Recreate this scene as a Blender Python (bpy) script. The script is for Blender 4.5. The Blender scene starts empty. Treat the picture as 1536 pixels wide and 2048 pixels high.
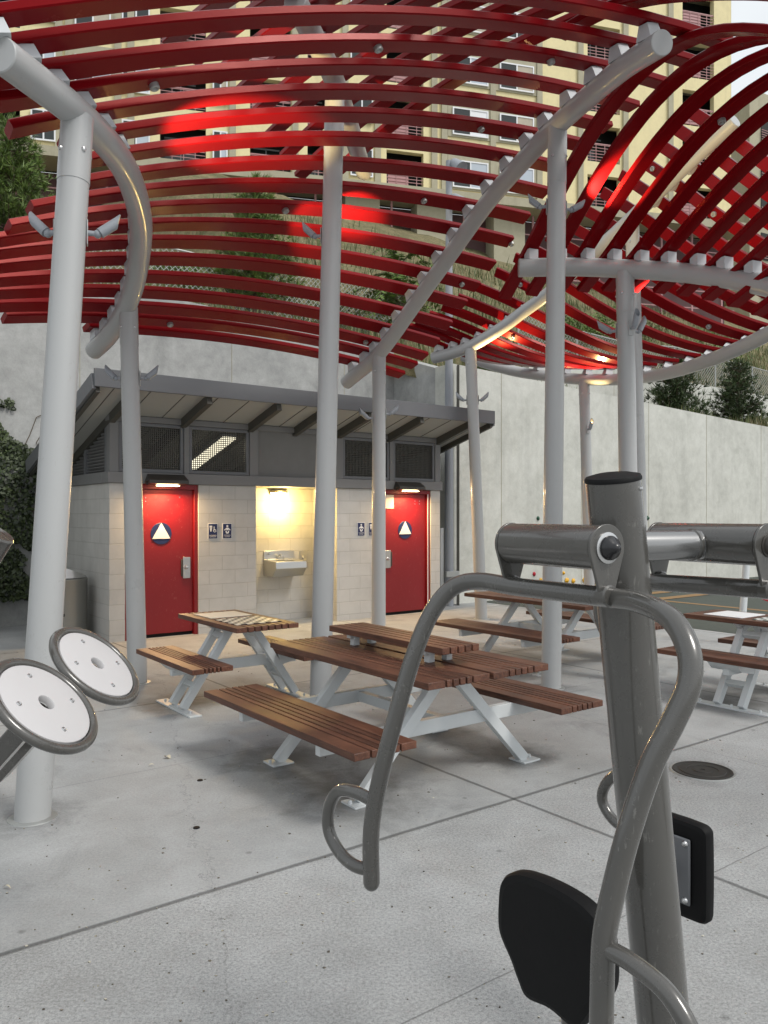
import bpy, bmesh, math, random
from mathutils import Vector as V, Matrix, noise as mnoise
R = math.radians
random.seed(7)
scn = bpy.context.scene

# ---------------------------------------------------------------- camera, sky, sun, exposure
HC, FPX, CXP, CYP = 1.70, 1600.0, 768.0, 1029.0      # eye height, focal length / centre / horizon in photo pixels
cd = bpy.data.cameras.new("camera"); cam = bpy.data.objects.new("camera", cd)
scn.collection.objects.link(cam); scn.camera = cam
cam.location = (0, 0, HC); cam.rotation_euler = (R(90), 0, 0)
cd.sensor_fit = 'VERTICAL'; cd.sensor_height = 24.0; cd.lens = 24.0 * FPX / 2048.0
cd.shift_y = 5.0 / 2048.0
cd.clip_start = 0.05; cd.clip_end = 600

SUN_EL, SUN_ROT = R(50), R(122)
w = bpy.data.worlds.new("World"); scn.world = w; w.use_nodes = True
nt = w.node_tree; bgn = nt.nodes["Background"]
sky = nt.nodes.new("ShaderNodeTexSky"); sky.sky_type = 'NISHITA'; sky.sun_disc = False
sky.sun_elevation = SUN_EL; sky.sun_rotation = SUN_ROT; sky.dust_density = 4.0; sky.air_density = 1.2
hs = nt.nodes.new("ShaderNodeHueSaturation"); hs.inputs['Saturation'].default_value = 0.22
nt.links.new(sky.outputs[0], hs.inputs['Color'])
cl = nt.nodes.new("ShaderNodeTexNoise"); cl.inputs['Scale'].default_value = 2.2; cl.inputs['Detail'].default_value = 5   # thin overcast
tc = nt.nodes.new("ShaderNodeTexCoord"); nt.links.new(tc.outputs['Generated'], cl.inputs['Vector'])
mr = nt.nodes.new("ShaderNodeMapRange"); nt.links.new(cl.outputs['Fac'], mr.inputs[0]); mr.inputs[1].default_value = .3; mr.inputs[2].default_value = .6; mr.inputs[3].default_value = .45; mr.inputs[4].default_value = .85
mx = nt.nodes.new("ShaderNodeMix"); mx.data_type = 'RGBA'; nt.links.new(mr.outputs[0], mx.inputs[0]); nt.links.new(hs.outputs[0], mx.inputs[6]); mx.inputs[7].default_value = (7.0, 7.35, 7.6, 1)
nt.links.new(mx.outputs[2], bgn.inputs[0])
bgn.inputs[1].default_value = 0.118
sd = bpy.data.lights.new("sun", 'SUN'); sun = bpy.data.objects.new("sun", sd); scn.collection.objects.link(sun)
sd.energy = 1.45; sd.angle = R(17); sd.color = (1, .96, .9)
sdir = V((math.sin(SUN_ROT) * math.cos(SUN_EL), math.cos(SUN_ROT) * math.cos(SUN_EL), math.sin(SUN_EL)))
sun.rotation_euler = sdir.to_track_quat('Z', 'Y').to_euler()
sun.location = (0, 0, 30)
scn.view_settings.view_transform = 'Standard'; scn.view_settings.look = 'None'
scn.view_settings.exposure = 0.25; scn.view_settings.gamma = 1.0
scn.cycles.max_bounces = 6; scn.cycles.diffuse_bounces = 3; scn.cycles.glossy_bounces = 3

# ---------------------------------------------------------------- helpers
BASE = {}
def P(px, py, Y):
    return V(((px - CXP) / FPX * Y, Y, HC + (CYP - py) / FPX * Y))
def G(px, py, z=0.0):
    Y = FPX * (HC - z) / (py - CYP)
    return V(((px - CXP) / FPX * Y, Y, z))
D1 = V((.8, .6, 0)); D2 = V((.6, -.8, 0)); UP = V((0, 0, 1))

def tag(o, label=None, cat=None, group=None, kind=None):
    if label: o['label'] = label
    if cat: o['category'] = cat
    if group: o['group'] = group
    if kind: o['kind'] = kind
    return o
def empty(name, loc, rz=0.0):
    o = bpy.data.objects.new(name, None); scn.collection.objects.link(o)
    o.location = loc; o.rotation_euler = (0, 0, rz); o.empty_display_size = .2
    BASE[o.name] = V(loc)
    return o
def copy_tree(o, parent=None):
    c = o.copy(); scn.collection.objects.link(c)
    if parent: c.parent = parent
    for ch in o.children: copy_tree(ch, c)
    return c

class MB:
    def __init__(s): s.v = []; s.f = []; s.sm = []
    def add(s, vs, fs, smooth=False):
        n = len(s.v); s.v += [V(q) for q in vs]
        for f in fs: s.f.append([n + i for i in f]); s.sm.append(smooth)
        return s
    def obox(s, c, ax, ay, az):          # centre and three half-axis vectors
        c, ax, ay, az = V(c), V(ax), V(ay), V(az)
        vs = [c + sx * ax + sy * ay + sz * az for sz in (-1, 1) for sy in (-1, 1) for sx in (-1, 1)]
        return s.add(vs, [(0, 2, 3, 1), (4, 5, 7, 6), (0, 1, 5, 4), (2, 6, 7, 3), (0, 4, 6, 2), (1, 3, 7, 5)])
    def box(s, x0, x1, y0, y1, z0, z1):
        return s.obox(((x0 + x1) / 2, (y0 + y1) / 2, (z0 + z1) / 2), ((x1 - x0) / 2, 0, 0), (0, (y1 - y0) / 2, 0), (0, 0, (z1 - z0) / 2))
    def bar(s, a, b, wd, ht, up=UP):     # rectangular bar from a to b
        a, b = V(a), V(b); t = (b - a); L = t.length; t = t / L
        x = t.cross(V(up)); x = x.normalized() if x.length > 1e-6 else V((1, 0, 0)); n = x.cross(t)
        return s.obox((a + b) / 2, t * L / 2, x * wd / 2, n * ht / 2)
    def tube(s, pts, r, seg=16, caps=True, bev=0.0):
        pts = [V(p) for p in pts]; n = len(pts)
        rs = r if isinstance(r, (list, tuple)) else [r] * n
        if bev:
            e0 = (pts[0] - pts[1]).normalized(); e1 = (pts[-1] - pts[-2]).normalized()
            pts = [pts[0]] + [pts[0] - e0 * bev] + pts[1:-1] + [pts[-1] - e1 * bev] + [pts[-1]]
            rs = [rs[0] - bev, rs[0]] + list(rs[1:-1]) + [rs[-1], rs[-1] - bev]; n = len(pts)
        tg = [(pts[min(i + 1, n - 1)] - pts[max(i - 1, 0)]).normalized() for i in range(n)]
        x = tg[0].cross(UP)
        if x.length < .01: x = tg[0].cross(V((0, 1, 0)))
        x.normalize(); vs = []; fs = []
        for i in range(n):
            x = (x - tg[i] * x.dot(tg[i])).normalized(); y = tg[i].cross(x)
            for k in range(seg):
                a = 2 * math.pi * k / seg
                vs.append(pts[i] + (x * math.cos(a) + y * math.sin(a)) * rs[i])
        for i in range(n - 1):
            for k in range(seg):
                k2 = (k + 1) % seg
                fs.append((i * seg + k, i * seg + k2, (i + 1) * seg + k2, (i + 1) * seg + k))
        s.add(vs, fs, True)
        if caps:
            s.add(vs[:seg], [tuple(range(seg - 1, -1, -1))]); s.add(vs[-seg:], [tuple(range(seg))])
        return s
    def lathe(s, c, ax, prof, seg=32):   # prof: list of (radius, height along axis)
        c, ax = V(c), V(ax).normalized(); x = ax.orthogonal().normalized(); y = ax.cross(x); vs = []; fs = []
        for r, h in prof:
            for k in range(seg):
                a = 2 * math.pi * k / seg
                vs.append(c + ax * h + (x * math.cos(a) + y * math.sin(a)) * max(r, 1e-4))
        for i in range(len(prof) - 1):
            for k in range(seg):
                k2 = (k + 1) % seg
                fs.append((i * seg + k, i * seg + k2, (i + 1) * seg + k2, (i + 1) * seg + k))
        return s.add(vs, fs, True)
    def sweep(s, pts, ups, wd, ht, ch=0.008):   # chamfered rectangular section along a path
        pts = [V(p) for p in pts]; n = len(pts); a, b = wd / 2, ht / 2
        sec = [(-a + ch, -b), (a - ch, -b), (a, -b + ch), (a, b - ch), (a - ch, b), (-a + ch, b), (-a, b - ch), (-a, -b + ch)]
        vs = []; fs = []
        for i in range(n):
            t = (pts[min(i + 1, n - 1)] - pts[max(i - 1, 0)]).normalized()
            u = V(ups[i] if isinstance(ups, list) else ups); x = t.cross(u).normalized(); u = x.cross(t)
            vs += [pts[i] + x * p + u * q for p, q in sec]
        for i in range(n - 1):
            for k in range(8):
                k2 = (k + 1) % 8
                fs.append((i * 8 + k, i * 8 + k2, (i + 1) * 8 + k2, (i + 1) * 8 + k))
        fs.append(tuple(range(7, -1, -1))); fs.append(tuple((n - 1) * 8 + k for k in range(8)))
        return s.add(vs, fs)
    def prism(s, pts, ext):              # planar outline extruded by vector
        pts = [V(p) for p in pts]; n = len(pts); ext = V(ext)
        fs = [tuple(range(n - 1, -1, -1)), tuple(range(n, 2 * n))]
        fs += [(i, (i + 1) % n, n + (i + 1) % n, n + i) for i in range(n)]
        return s.add(pts + [p + ext for p in pts], fs)
    def ball(s, c, r, seg=10):
        prof = [(r * math.sin(math.pi * i / 8), -r * math.cos(math.pi * i / 8)) for i in range(9)]
        return s.lathe(c, UP, prof, seg)
    def build(s, name, mat, parent=None, base=None, bevel=0.0, subd=0):
        me = bpy.data.meshes.new(name)
        o = bpy.data.objects.new(name, me)
        b = base
        if b is None:
            b = BASE[parent.name] if parent is not None else V((0, 0, 0))
        b = V(b)
        me.from_pydata([tuple(q - b) for q in s.v], [], s.f)
        me.polygons.foreach_set('use_smooth', s.sm)
        bm = bmesh.new(); bm.from_mesh(me); bmesh.ops.recalc_face_normals(bm, faces=bm.faces); bm.to_mesh(me); bm.free()
        me.set_sharp_from_angle(angle=R(38))
        me.materials.append(mat); scn.collection.objects.link(o)
        if parent is not None:
            o.parent = parent; BASE[o.name] = BASE[parent.name]
        else:
            o.location = b; BASE[o.name] = b
        if bevel:
            md = o.modifiers.new("bevel", 'BEVEL'); md.width = bevel; md.segments = 2; md.limit_method = 'ANGLE'
        if subd:
            md = o.modifiers.new("subd", 'SUBSURF'); md.levels = subd; md.render_levels = subd
        return o

def crom(pts, n=8):                      # Catmull-Rom resampling
    pts = [V(p) for p in pts]; q = [2 * pts[0] - pts[1]] + pts + [2 * pts[-1] - pts[-2]]; out = []
    for i in range(1, len(q) - 2):
        p0, p1, p2, p3 = q[i - 1], q[i], q[i + 1], q[i + 2]
        for k in range(n):
            t = k / n
            out.append(.5 * ((2 * p1) + (-p0 + p2) * t + (2 * p0 - 5 * p1 + 4 * p2 - p3) * t * t + (-p0 + 3 * p1 - 3 * p2 + p3) * t ** 3))
    out.append(pts[-1]); return out
def proj(p): return (CXP + FPX * p.x / p.y, CYP - FPX * (p.z - HC) / p.y)
def nearest(path, px, py):               # the point of a 3D path that is seen nearest a photo position, and the tangent there
    best = None
    for i in range(len(path) - 1):
        for k in range(6):
            p = path[i].lerp(path[i + 1], k / 6); x, y = proj(p); d = (x - px) ** 2 + (y - py) ** 2
            if best is None or d < best[0]: best = (d, p, (path[i + 1] - path[i]).normalized())
    return best[1], best[2]

# ---------------------------------------------------------------- materials
def mat(name, col, rough=.5, metal=0.0, coat=0.0, spec=None):
    m = bpy.data.materials.new(name); m.use_nodes = True
    b = m.node_tree.nodes["Principled BSDF"]
    b.inputs['Base Color'].default_value = (*col, 1); b.inputs['Roughness'].default_value = rough
    b.inputs['Metallic'].default_value = metal; b.inputs['Coat Weight'].default_value = coat
    b.inputs['Coat Roughness'].default_value = .08
    if spec is not None: b.inputs['Specular IOR Level'].default_value = spec
    return m
class N:                                  # small node-building helper
    def __init__(s, m): s.m = m; s.t = m.node_tree; s.b = s.t.nodes["Principled BSDF"]
    def n(s, typ, **kw):
        x = s.t.nodes.new(typ)
        for k, v in kw.items():
            if k in x.inputs: x.inputs[k].default_value = v
            else: setattr(x, k, v)
        return x
    def l(s, a, b): s.t.links.new(a, b)
    def coord(s, scale=(1, 1, 1), rot=(0, 0, 0), out='Object'):
        c = s.n("ShaderNodeTexCoord"); mp = s.n("ShaderNodeMapping"); s.l(c.outputs[out], mp.inputs[0])
        mp.inputs['Scale'].default_value = scale; mp.inputs['Rotation'].default_value = rot
        return mp.outputs[0]
    def noise(s, vec, scale, detail=5, rough=.6, dist=0.0):
        x = s.n("ShaderNodeTexNoise"); s.l(vec, x.inputs['Vector'])
        x.inputs['Scale'].default_value = scale; x.inputs['Detail'].default_value = detail
        x.inputs['Roughness'].default_value = rough; x.inputs['Distortion'].default_value = dist
        return x.outputs['Fac']
    def ramp(s, fac, stops):
        x = s.n("ShaderNodeValToRGB"); s.l(fac, x.inputs[0]); e = x.color_ramp.elements
        while len(e) < len(stops): e.new(.5)
        for i, (p, c) in enumerate(stops):
            e[i].position = p; e[i].color = (c, c, c, 1) if not isinstance(c, (tuple, list)) else (*c, 1)
        return x.outputs[0]
    def mix(s, a, b, fac, mode='MIX'):
        x = s.n("ShaderNodeMix"); x.data_type = 'RGBA'; x.blend_type = mode
        for sock, val in ((x.inputs[6], a), (x.inputs[7], b)):
            if isinstance(val, (tuple, list)): sock.default_value = (*val, 1)
            else: s.l(val, sock)
        if isinstance(fac, (int, float)): x.inputs[0].default_value = fac
        else: s.l(fac, x.inputs[0])
        return x.outputs[2]
    def math(s, op, a, b=None, c=None, clamp=False):
        x = s.n("ShaderNodeMath"); x.operation = op; x.use_clamp = clamp
        for i, v in enumerate((a, b, c)):
            if v is None: continue
            if isinstance(v, (int, float)): x.inputs[i].default_value = v
            else: s.l(v, x.inputs[i])
        return x.outputs[0]
    def color(s, c): s.l(c, s.b.inputs['Base Color'])
    def rough(s, c): s.l(c, s.b.inputs['Roughness'])
    def bump(s, h, strength=.3, dist=.01):
        x = s.n("ShaderNodeBump"); s.l(h, x.inputs['Height']); x.inputs['Strength'].default_value = strength
        x.inputs['Distance'].default_value = dist; s.l(x.outputs[0], s.b.inputs['Normal'])
M = {}
def painted(name, col, rough, coat=0.0, var=.12, spec=.5, orange=.05, sc=3.0):
    m = mat(name, col, rough, coat=coat, spec=spec); k = N(m); v = k.coord()
    a = k.noise(v, sc, 8, .65); b = k.noise(v, 90, 3, .5)
    k.color(k.mix(tuple(c * (1 - var) for c in col), tuple(min(1, c * (1 + var)) for c in col), a))
    k.rough(k.math('MULTIPLY_ADD', a, .25, rough - .1)); k.bump(b, orange, .002)
    M[name] = m; return m
painted("red_paint", (.175, .0034, .0066), .20, coat=.0, var=.10, orange=.03, spec=.2)
M["red_paint"].node_tree.nodes["Principled BSDF"].inputs["Specular Tint"].default_value = (1, .22, .18, 1)
painted("door_red", (.21, .005, .010), .38, var=.10, sc=2)
painted("pipe_grey", (.405, .412, .412), .27, coat=.25, var=.035, orange=.015, sc=1.5)
painted("bracket_grey", (.52, .54, .56), .45, var=.05)
painted("gym_grey", (.070, .067, .061), .20, coat=.9, var=.16, orange=.05, sc=6)
painted("trim_grey", (.15, .155, .165), .45, var=.08)
painted("trim_light", (.20, .20, .20), .5, var=.08)
painted("rafter_dark", (.075, .073, .062), .5, var=.10)
painted("soffit", (.38, .39, .37), .6, var=.07)
painted("table_white", (.62, .65, .66), .4, var=.06)
painted("black_rubber", (.006, .006, .0065), .6, var=.2, orange=.15, sc=12, spec=.2)
painted("black_gloss", (.008, .008, .01), .22, coat=.3)
painted("disc_white", (.53, .52, .525), .42, var=.05)
painted("sign_blue", (.012, .02, .085), .4, var=.05)
painted("sign_white", (.75, .75, .75), .45, var=.03)
painted("plaster_grey", (.20, .20, .195), .8, var=.15, sc=5)
painted("pole_dark", (.28, .30, .33), .4, var=.07)
painted("lamp_dark", (.05, .045, .04), .4, var=.1)
painted("interior", (.06, .055, .045), .9, var=.1)
painted("gap_shade", (.006, .006, .006), .9, var=.1)
painted("green_bin", (.03, .22, .04), .5, var=.1)
painted("yellow_hold", (.75, .40, .015), .45, var=.1)
painted("red_hold", (.45, .01, .03), .4, var=.1)
painted("green_hold", (.01, .07, .035), .4, var=.1)
painted("beige_board", (.62, .56, .46), .5, var=.06)
painted("pink_metal", (.42, .22, .22), .5, var=.1)
painted("purple_panel", (.10, .05, .05), .7, var=.1)
painted("white_frame", (.75, .76, .78), .5, var=.03)
painted("leaf_dry", (.55, .50, .38), .7, var=.2)
def steel(name, col, rough, metal=1.0):
    m = mat(name, col, rough, metal); k = N(m); v = k.coord((2, 2, 60)); a = k.noise(v, 3, 5, .6)
    k.rough(k.math('MULTIPLY_ADD', a, .25, rough - .1)); M[name] = m
steel("steel", (.55, .55, .54), .34); steel("bolt_steel", (.6, .6, .6), .25); steel("bin_steel", (.36, .36, .34), .42)
steel("galv", (.42, .43, .42), .5, .7); steel("cast_iron", (.05, .048, .045), .55, .6)
def emit(name, col, st):
    m = mat(name, (.8, .8, .8), .5); b = m.node_tree.nodes["Principled BSDF"]
    b.inputs['Emission Color'].default_value = (*col, 1); b.inputs['Emission Strength'].default_value = st; M[name] = m
emit("lamp_glow", (1, .72, .36), 14); emit("sconce_glow", (1, .72, .22), 40); emit("tube_glow", (1, .92, .68), 1.5)
emit("spot_glow", (1, .65, .25), 12)

def scuff(name, pale, amt):
    k = N(M[name]); v = k.coord(); n1 = k.noise(v, 14, 6, .75, .8); n2 = k.noise(k.coord((40, 40, 5)), 3, 5, .7)
    msk = k.ramp(k.math('MULTIPLY', n1, n2), [(.33, 0), (.40, amt)]); src = k.b.inputs['Base Color'].links[0].from_socket
    k.color(k.mix(src, pale, msk)); rs = k.b.inputs['Roughness'].links[0].from_socket
    dust = k.noise(v, 5, 6, .7); k.rough(k.math('MULTIPLY_ADD', dust, .35, k.math('SUBTRACT', rs, .12)))
scuff("gym_grey", (.20, .195, .18), .55); scuff("pipe_grey", (.30, .29, .27), .35); scuff("door_red", (.42, .20, .18), .35)
# window glass of the flats; pale glass has the sky reflection painted into its colour
M["glass_dark"] = mat("glass_dark", (.02, .025, .025), .08, spec=.6)
M["glass_pale"] = mat("glass_pale", (.45, .50, .56), .15)
painted("curtain", (.45, .40, .32), .8, var=.25, sc=4)
M["opening_shade"] = mat("opening_shade", (.012, .014, .013), .7)  # near-black colour stands in for deep shade in the balconies

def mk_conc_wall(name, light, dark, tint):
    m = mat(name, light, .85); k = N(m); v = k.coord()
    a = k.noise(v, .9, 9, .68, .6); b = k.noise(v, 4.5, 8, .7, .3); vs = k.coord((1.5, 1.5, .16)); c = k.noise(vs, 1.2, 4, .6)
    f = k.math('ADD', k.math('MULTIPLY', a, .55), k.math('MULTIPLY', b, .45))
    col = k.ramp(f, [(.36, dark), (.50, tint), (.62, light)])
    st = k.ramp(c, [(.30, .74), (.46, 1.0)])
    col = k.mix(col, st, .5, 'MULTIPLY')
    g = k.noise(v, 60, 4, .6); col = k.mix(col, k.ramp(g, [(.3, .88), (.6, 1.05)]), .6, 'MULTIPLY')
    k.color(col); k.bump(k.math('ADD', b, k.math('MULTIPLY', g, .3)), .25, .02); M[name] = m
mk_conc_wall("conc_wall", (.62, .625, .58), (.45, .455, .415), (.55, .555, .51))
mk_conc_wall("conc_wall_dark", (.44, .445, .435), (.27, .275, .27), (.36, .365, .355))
mk_conc_wall("stucco", (.78, .68, .39), (.68, .59, .34), (.74, .645, .37))
mk_conc_wall("stucco_dull", (.42, .39, .28), (.35, .325, .23), (.39, .36, .26))
mk_conc_wall("stucco_brown", (.36, .29, .13), (.30, .24, .11), (.33, .27, .12))

def mk_pavement():
    m = mat("pavement", (.3, .3, .3), .8); k = N(m); v = k.coord()
    big = k.noise(v, .55, 5, .65, .5); mid = k.noise(v, 3.2, 7, .7, .4); fine = k.noise(v, 75, 3, .75); grit = k.noise(v, 190, 2, .8)
    base = k.ramp(k.math('ADD', k.math('MULTIPLY', big, .5), k.math('MULTIPLY', mid, .5)),
                  [(.33, (.27, .275, .272)), (.50, (.335, .343, .343)), (.66, (.40, .41, .412))])
    c = k.n("ShaderNodeTexCoord"); sp = k.n("ShaderNodeSeparateXYZ"); k.l(c.outputs['Object'], sp.inputs[0]); X, Y = sp.outputs[0], sp.outputs[1]
    a = k.math('ADD', k.math('MULTIPLY', X, .8), k.math('MULTIPLY', Y, .6))
    b = k.math('SUBTRACT', k.math('MULTIPLY', X, .6), k.math('MULTIPLY', Y, .8))
    front = k.math('GREATER_THAN', b, -3.36)
    agg = k.ramp(fine, [(.38, .45), (.47, .92), (.54, 1.0), (.62, 1.40)])
    agg2 = k.ramp(grit, [(.36, .55), (.5, 1.0), (.64, 1.35)])
    sp1 = k.mix(agg, agg2, .5, 'MULTIPLY') if False else k.mix(agg, agg2, .5)
    amt = k.math('MULTIPLY_ADD', front, .5, .45)
    col = k.mix(base, sp1, amt, 'MULTIPLY')
    # dark trodden stains and small spots
    sn = k.noise(k.coord((1, 1, 1), (0, 0, R(37))), 1.5, 7, .7, .8); stain = k.ramp(sn, [(.30, .70), (.44, 1.0)])
    back = k.math('SUBTRACT', 1.0, front)
    col = k.mix(col, stain, k.math('MULTIPLY_ADD', back, .75, .15), 'MULTIPLY')
    vo = k.n("ShaderNodeTexVoronoi"); vo.inputs['Scale'].default_value = 2.3; k.l(v, vo.inputs['Vector'])
    spot = k.ramp(vo.outputs['Distance'], [(.020, .55), (.05, 1.0)]); col = k.mix(col, spot, .8, 'MULTIPLY')
    # gum spots, grime round the feet of columns and tables, one hairline crack
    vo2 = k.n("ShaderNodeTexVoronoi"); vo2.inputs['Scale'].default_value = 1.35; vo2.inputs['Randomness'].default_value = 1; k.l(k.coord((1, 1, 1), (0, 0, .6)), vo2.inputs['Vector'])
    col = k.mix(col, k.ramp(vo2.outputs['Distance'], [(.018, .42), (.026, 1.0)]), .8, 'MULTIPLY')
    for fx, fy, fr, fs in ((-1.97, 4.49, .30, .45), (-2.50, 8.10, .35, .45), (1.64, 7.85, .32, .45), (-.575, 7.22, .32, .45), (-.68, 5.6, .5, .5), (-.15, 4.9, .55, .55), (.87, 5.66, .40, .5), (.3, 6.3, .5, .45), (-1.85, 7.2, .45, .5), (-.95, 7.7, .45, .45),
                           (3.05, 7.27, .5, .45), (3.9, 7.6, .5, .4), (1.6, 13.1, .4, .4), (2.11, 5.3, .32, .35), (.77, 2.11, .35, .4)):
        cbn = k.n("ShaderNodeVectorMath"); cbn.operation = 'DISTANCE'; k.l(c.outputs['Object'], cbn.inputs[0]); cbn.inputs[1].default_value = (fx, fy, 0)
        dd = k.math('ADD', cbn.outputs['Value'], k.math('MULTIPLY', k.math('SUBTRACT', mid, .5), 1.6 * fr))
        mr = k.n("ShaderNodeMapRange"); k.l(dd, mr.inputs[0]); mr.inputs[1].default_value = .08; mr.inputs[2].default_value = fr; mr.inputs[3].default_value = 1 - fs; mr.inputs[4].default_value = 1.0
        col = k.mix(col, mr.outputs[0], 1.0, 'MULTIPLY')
    cw = k.math('ADD', k.math('SUBTRACT', k.math('ADD', a, k.math('MULTIPLY', b, .35)), .35), k.math('MULTIPLY', k.math('SUBTRACT', mid, .5), .5))
    mr = k.n("ShaderNodeMapRange"); k.l(k.math('ABSOLUTE', cw), mr.inputs[0]); mr.inputs[1].default_value = .0012; mr.inputs[2].default_value = .004; mr.inputs[3].default_value = .62; mr.inputs[4].default_value = 1.0
    col = k.mix(col, mr.outputs[0], 1.0, 'MULTIPLY')
    # joints
    hb = None
    wob = k.math('MULTIPLY', k.math('SUBTRACT', k.noise(v, 6, 4, .6), .5), .012)
    for coord_, pos, wd, dk in ((b, -3.36, .014, .40), (a, 3.49, .013, .40), (b, -7.0, .012, .55), (a, 7.1, .012, .5), (b, -10.6, .012, .5), (a, 10.7, .012, .5),
                                (b, -2.1, .0035, .6), (b, -1.2, .0035, .6), (b, -5.2, .0035, .7), (a, 5.3, .0035, .7), (b, -8.8, .004, .7)):
        d = k.math('ABSOLUTE', k.math('ADD', k.math('SUBTRACT', coord_, pos), wob))
        mr = k.n("ShaderNodeMapRange"); k.l(d, mr.inputs[0]); mr.inputs[1].default_value = wd * .55; mr.inputs[2].default_value = wd * 1.5
        mr.inputs[3].default_value = dk; mr.inputs[4].default_value = 1.0
        col = k.mix(col, mr.outputs[0], 1.0, 'MULTIPLY'); hb = mr.outputs[0] if hb is None else k.math('MULTIPLY', hb, mr.outputs[0])
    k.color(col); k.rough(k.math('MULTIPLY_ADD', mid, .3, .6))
    k.bump(k.math('ADD', k.math('MULTIPLY', hb, 2.0), k.math('MULTIPLY', fine, .6)), .35, .006); M["pavement"] = m
mk_pavement()
def mk_court():
    m = mat("court", (.05, .065, .05), .85); k = N(m); v = k.coord(); a = k.noise(v, 2, 8, .7); b = k.noise(v, 90, 3, .6)
    k.color(k.mix(k.mix((.046, .055, .046), (.068, .078, .064), a), k.ramp(b, [(.3, .8), (.6, 1.1)]), .6, 'MULTIPLY')); k.bump(b, .2, .004); M["court"] = m
    painted("court_line", (.26, .155, .065), .8, var=.3, sc=8)
mk_court()
def mk_block():
    m = mat("block", (.4, .39, .36), .8); k = N(m)
    c = k.n("ShaderNodeTexCoord"); sp = k.n("ShaderNodeSeparateXYZ"); k.l(c.outputs['Object'], sp.inputs[0])
    cb = k.n("ShaderNodeCombineXYZ"); k.l(k.math('ADD', sp.outputs[0], sp.outputs[1]), cb.inputs[0]); k.l(k.math('ADD', sp.outputs[2], .115), cb.inputs[1])
    br = k.n("ShaderNodeTexBrick"); k.l(cb.outputs[0], br.inputs['Vector']); br.offset = .5; br.squash = 1
    br.inputs['Scale'].default_value = 1; br.inputs['Brick Width'].default_value = .406; br.inputs['Row Height'].default_value = .203
    br.inputs['Mortar Size'].default_value = .0055; br.inputs['Mortar Smooth'].default_value = .3
    br.inputs['Color1'].default_value = (.50, .49, .465, 1); br.inputs['Color2'].default_value = (.525, .515, .49, 1); br.inputs['Mortar'].default_value = (.43, .42, .395, 1)
    v = k.coord(); a = k.noise(v, 2.2, 8, .65); g = k.noise(v, 70, 4, .6)
    col = k.mix(br.outputs['Color'], k.ramp(a, [(.3, .86), (.6, 1.05)]), .8, 'MULTIPLY')
    k.color(col); k.bump(k.math('ADD', k.math('MULTIPLY', br.outputs['Fac'], -1.0), k.math('MULTIPLY', g, .12)), .5, .008); M["block"] = m
mk_block()
def mk_wood():
    m = mat("wood", (.13, .05, .03), .5); k = N(m); v = k.coord((1.4, 22, 22)); a = k.noise(v, 2.0, 8, .65, 1.2); v2 = k.coord(); b = k.noise(v2, 3.0, 6, .6)
    ge = k.n("ShaderNodeNewGeometry")
    col = k.ramp(a, [(.28, (.046, .017, .009)), (.5, (.115, .044, .025)), (.72, (.185, .080, .044))])
    isl = k.ramp(ge.outputs['Random Per Island'], [(0, .72), (1, 1.22)])
    col = k.mix(col, isl, 1.0, 'MULTIPLY'); col = k.mix(col, k.ramp(b, [(.34, .62), (.58, 1.08)]), .8, 'MULTIPLY')
    k.color(col); k.rough(k.math('MULTIPLY_ADD', a, .35, .32)); k.bump(a, .25, .004); M["wood"] = m
mk_wood()
def mk_checker(name, a, b, n):
    m = mat(name, a, .45); k = N(m); c = k.n("ShaderNodeTexChecker"); k.l(k.coord(out='Object'), c.inputs[0]); c.inputs['Scale'].default_value = n
    c.inputs['Color1'].default_value = (*a, 1); c.inputs['Color2'].default_value = (*b, 1); k.color(c.outputs[0]); M[name] = m
mk_checker("checker", (.62, .58, .48), (.03, .03, .035), 17)
mk_checker("checker_pale", (.66, .66, .64), (.12, .15, .14), 17)
def mk_leaf(name, dark, light, trans=.25):
    m = mat(name, light, .55); k = N(m); ge = k.n("ShaderNodeNewGeometry"); a = k.noise(k.coord(), 1.1, 3, .5)
    col = k.ramp(ge.outputs['Random Per Island'], [(0, dark), (1, light)])
    col = k.mix(col, k.ramp(a, [(.35, .7), (.65, 1.25)]), .7, 'MULTIPLY'); k.color(col); M[name] = m
mk_leaf("pine_needles", (.045, .085, .018), (.17, .25, .05))
mk_leaf("pine_dark", (.022, .042, .016), (.075, .115, .035))
mk_leaf("broad_leaf", (.05, .10, .018), (.17, .26, .055))
mk_leaf("ivy_leaf", (.010, .018, .008), (.055, .080, .022))
mk_leaf("dry_grass", (.16, .13, .06), (.34, .28, .15))
mk_leaf("green_grass", (.05, .075, .02), (.15, .17, .055))
painted("bark", (.10, .075, .05), .9, var=.35, sc=12)
def mk_soil():
    m = mat("soil", (.2, .17, .1), .95); k = N(m); v = k.coord(); a = k.noise(v, .8, 8, .7); b = k.noise(v, 9, 8, .75)
    col = k.ramp(k.math('ADD', k.math('MULTIPLY', a, .5), k.math('MULTIPLY', b, .5)), [(.36, (.06, .075, .025)), (.5, (.16, .14, .07)), (.62, (.30, .25, .14))])
    k.color(col); k.bump(b, .8, .08); M["soil"] = m
mk_soil()

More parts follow.
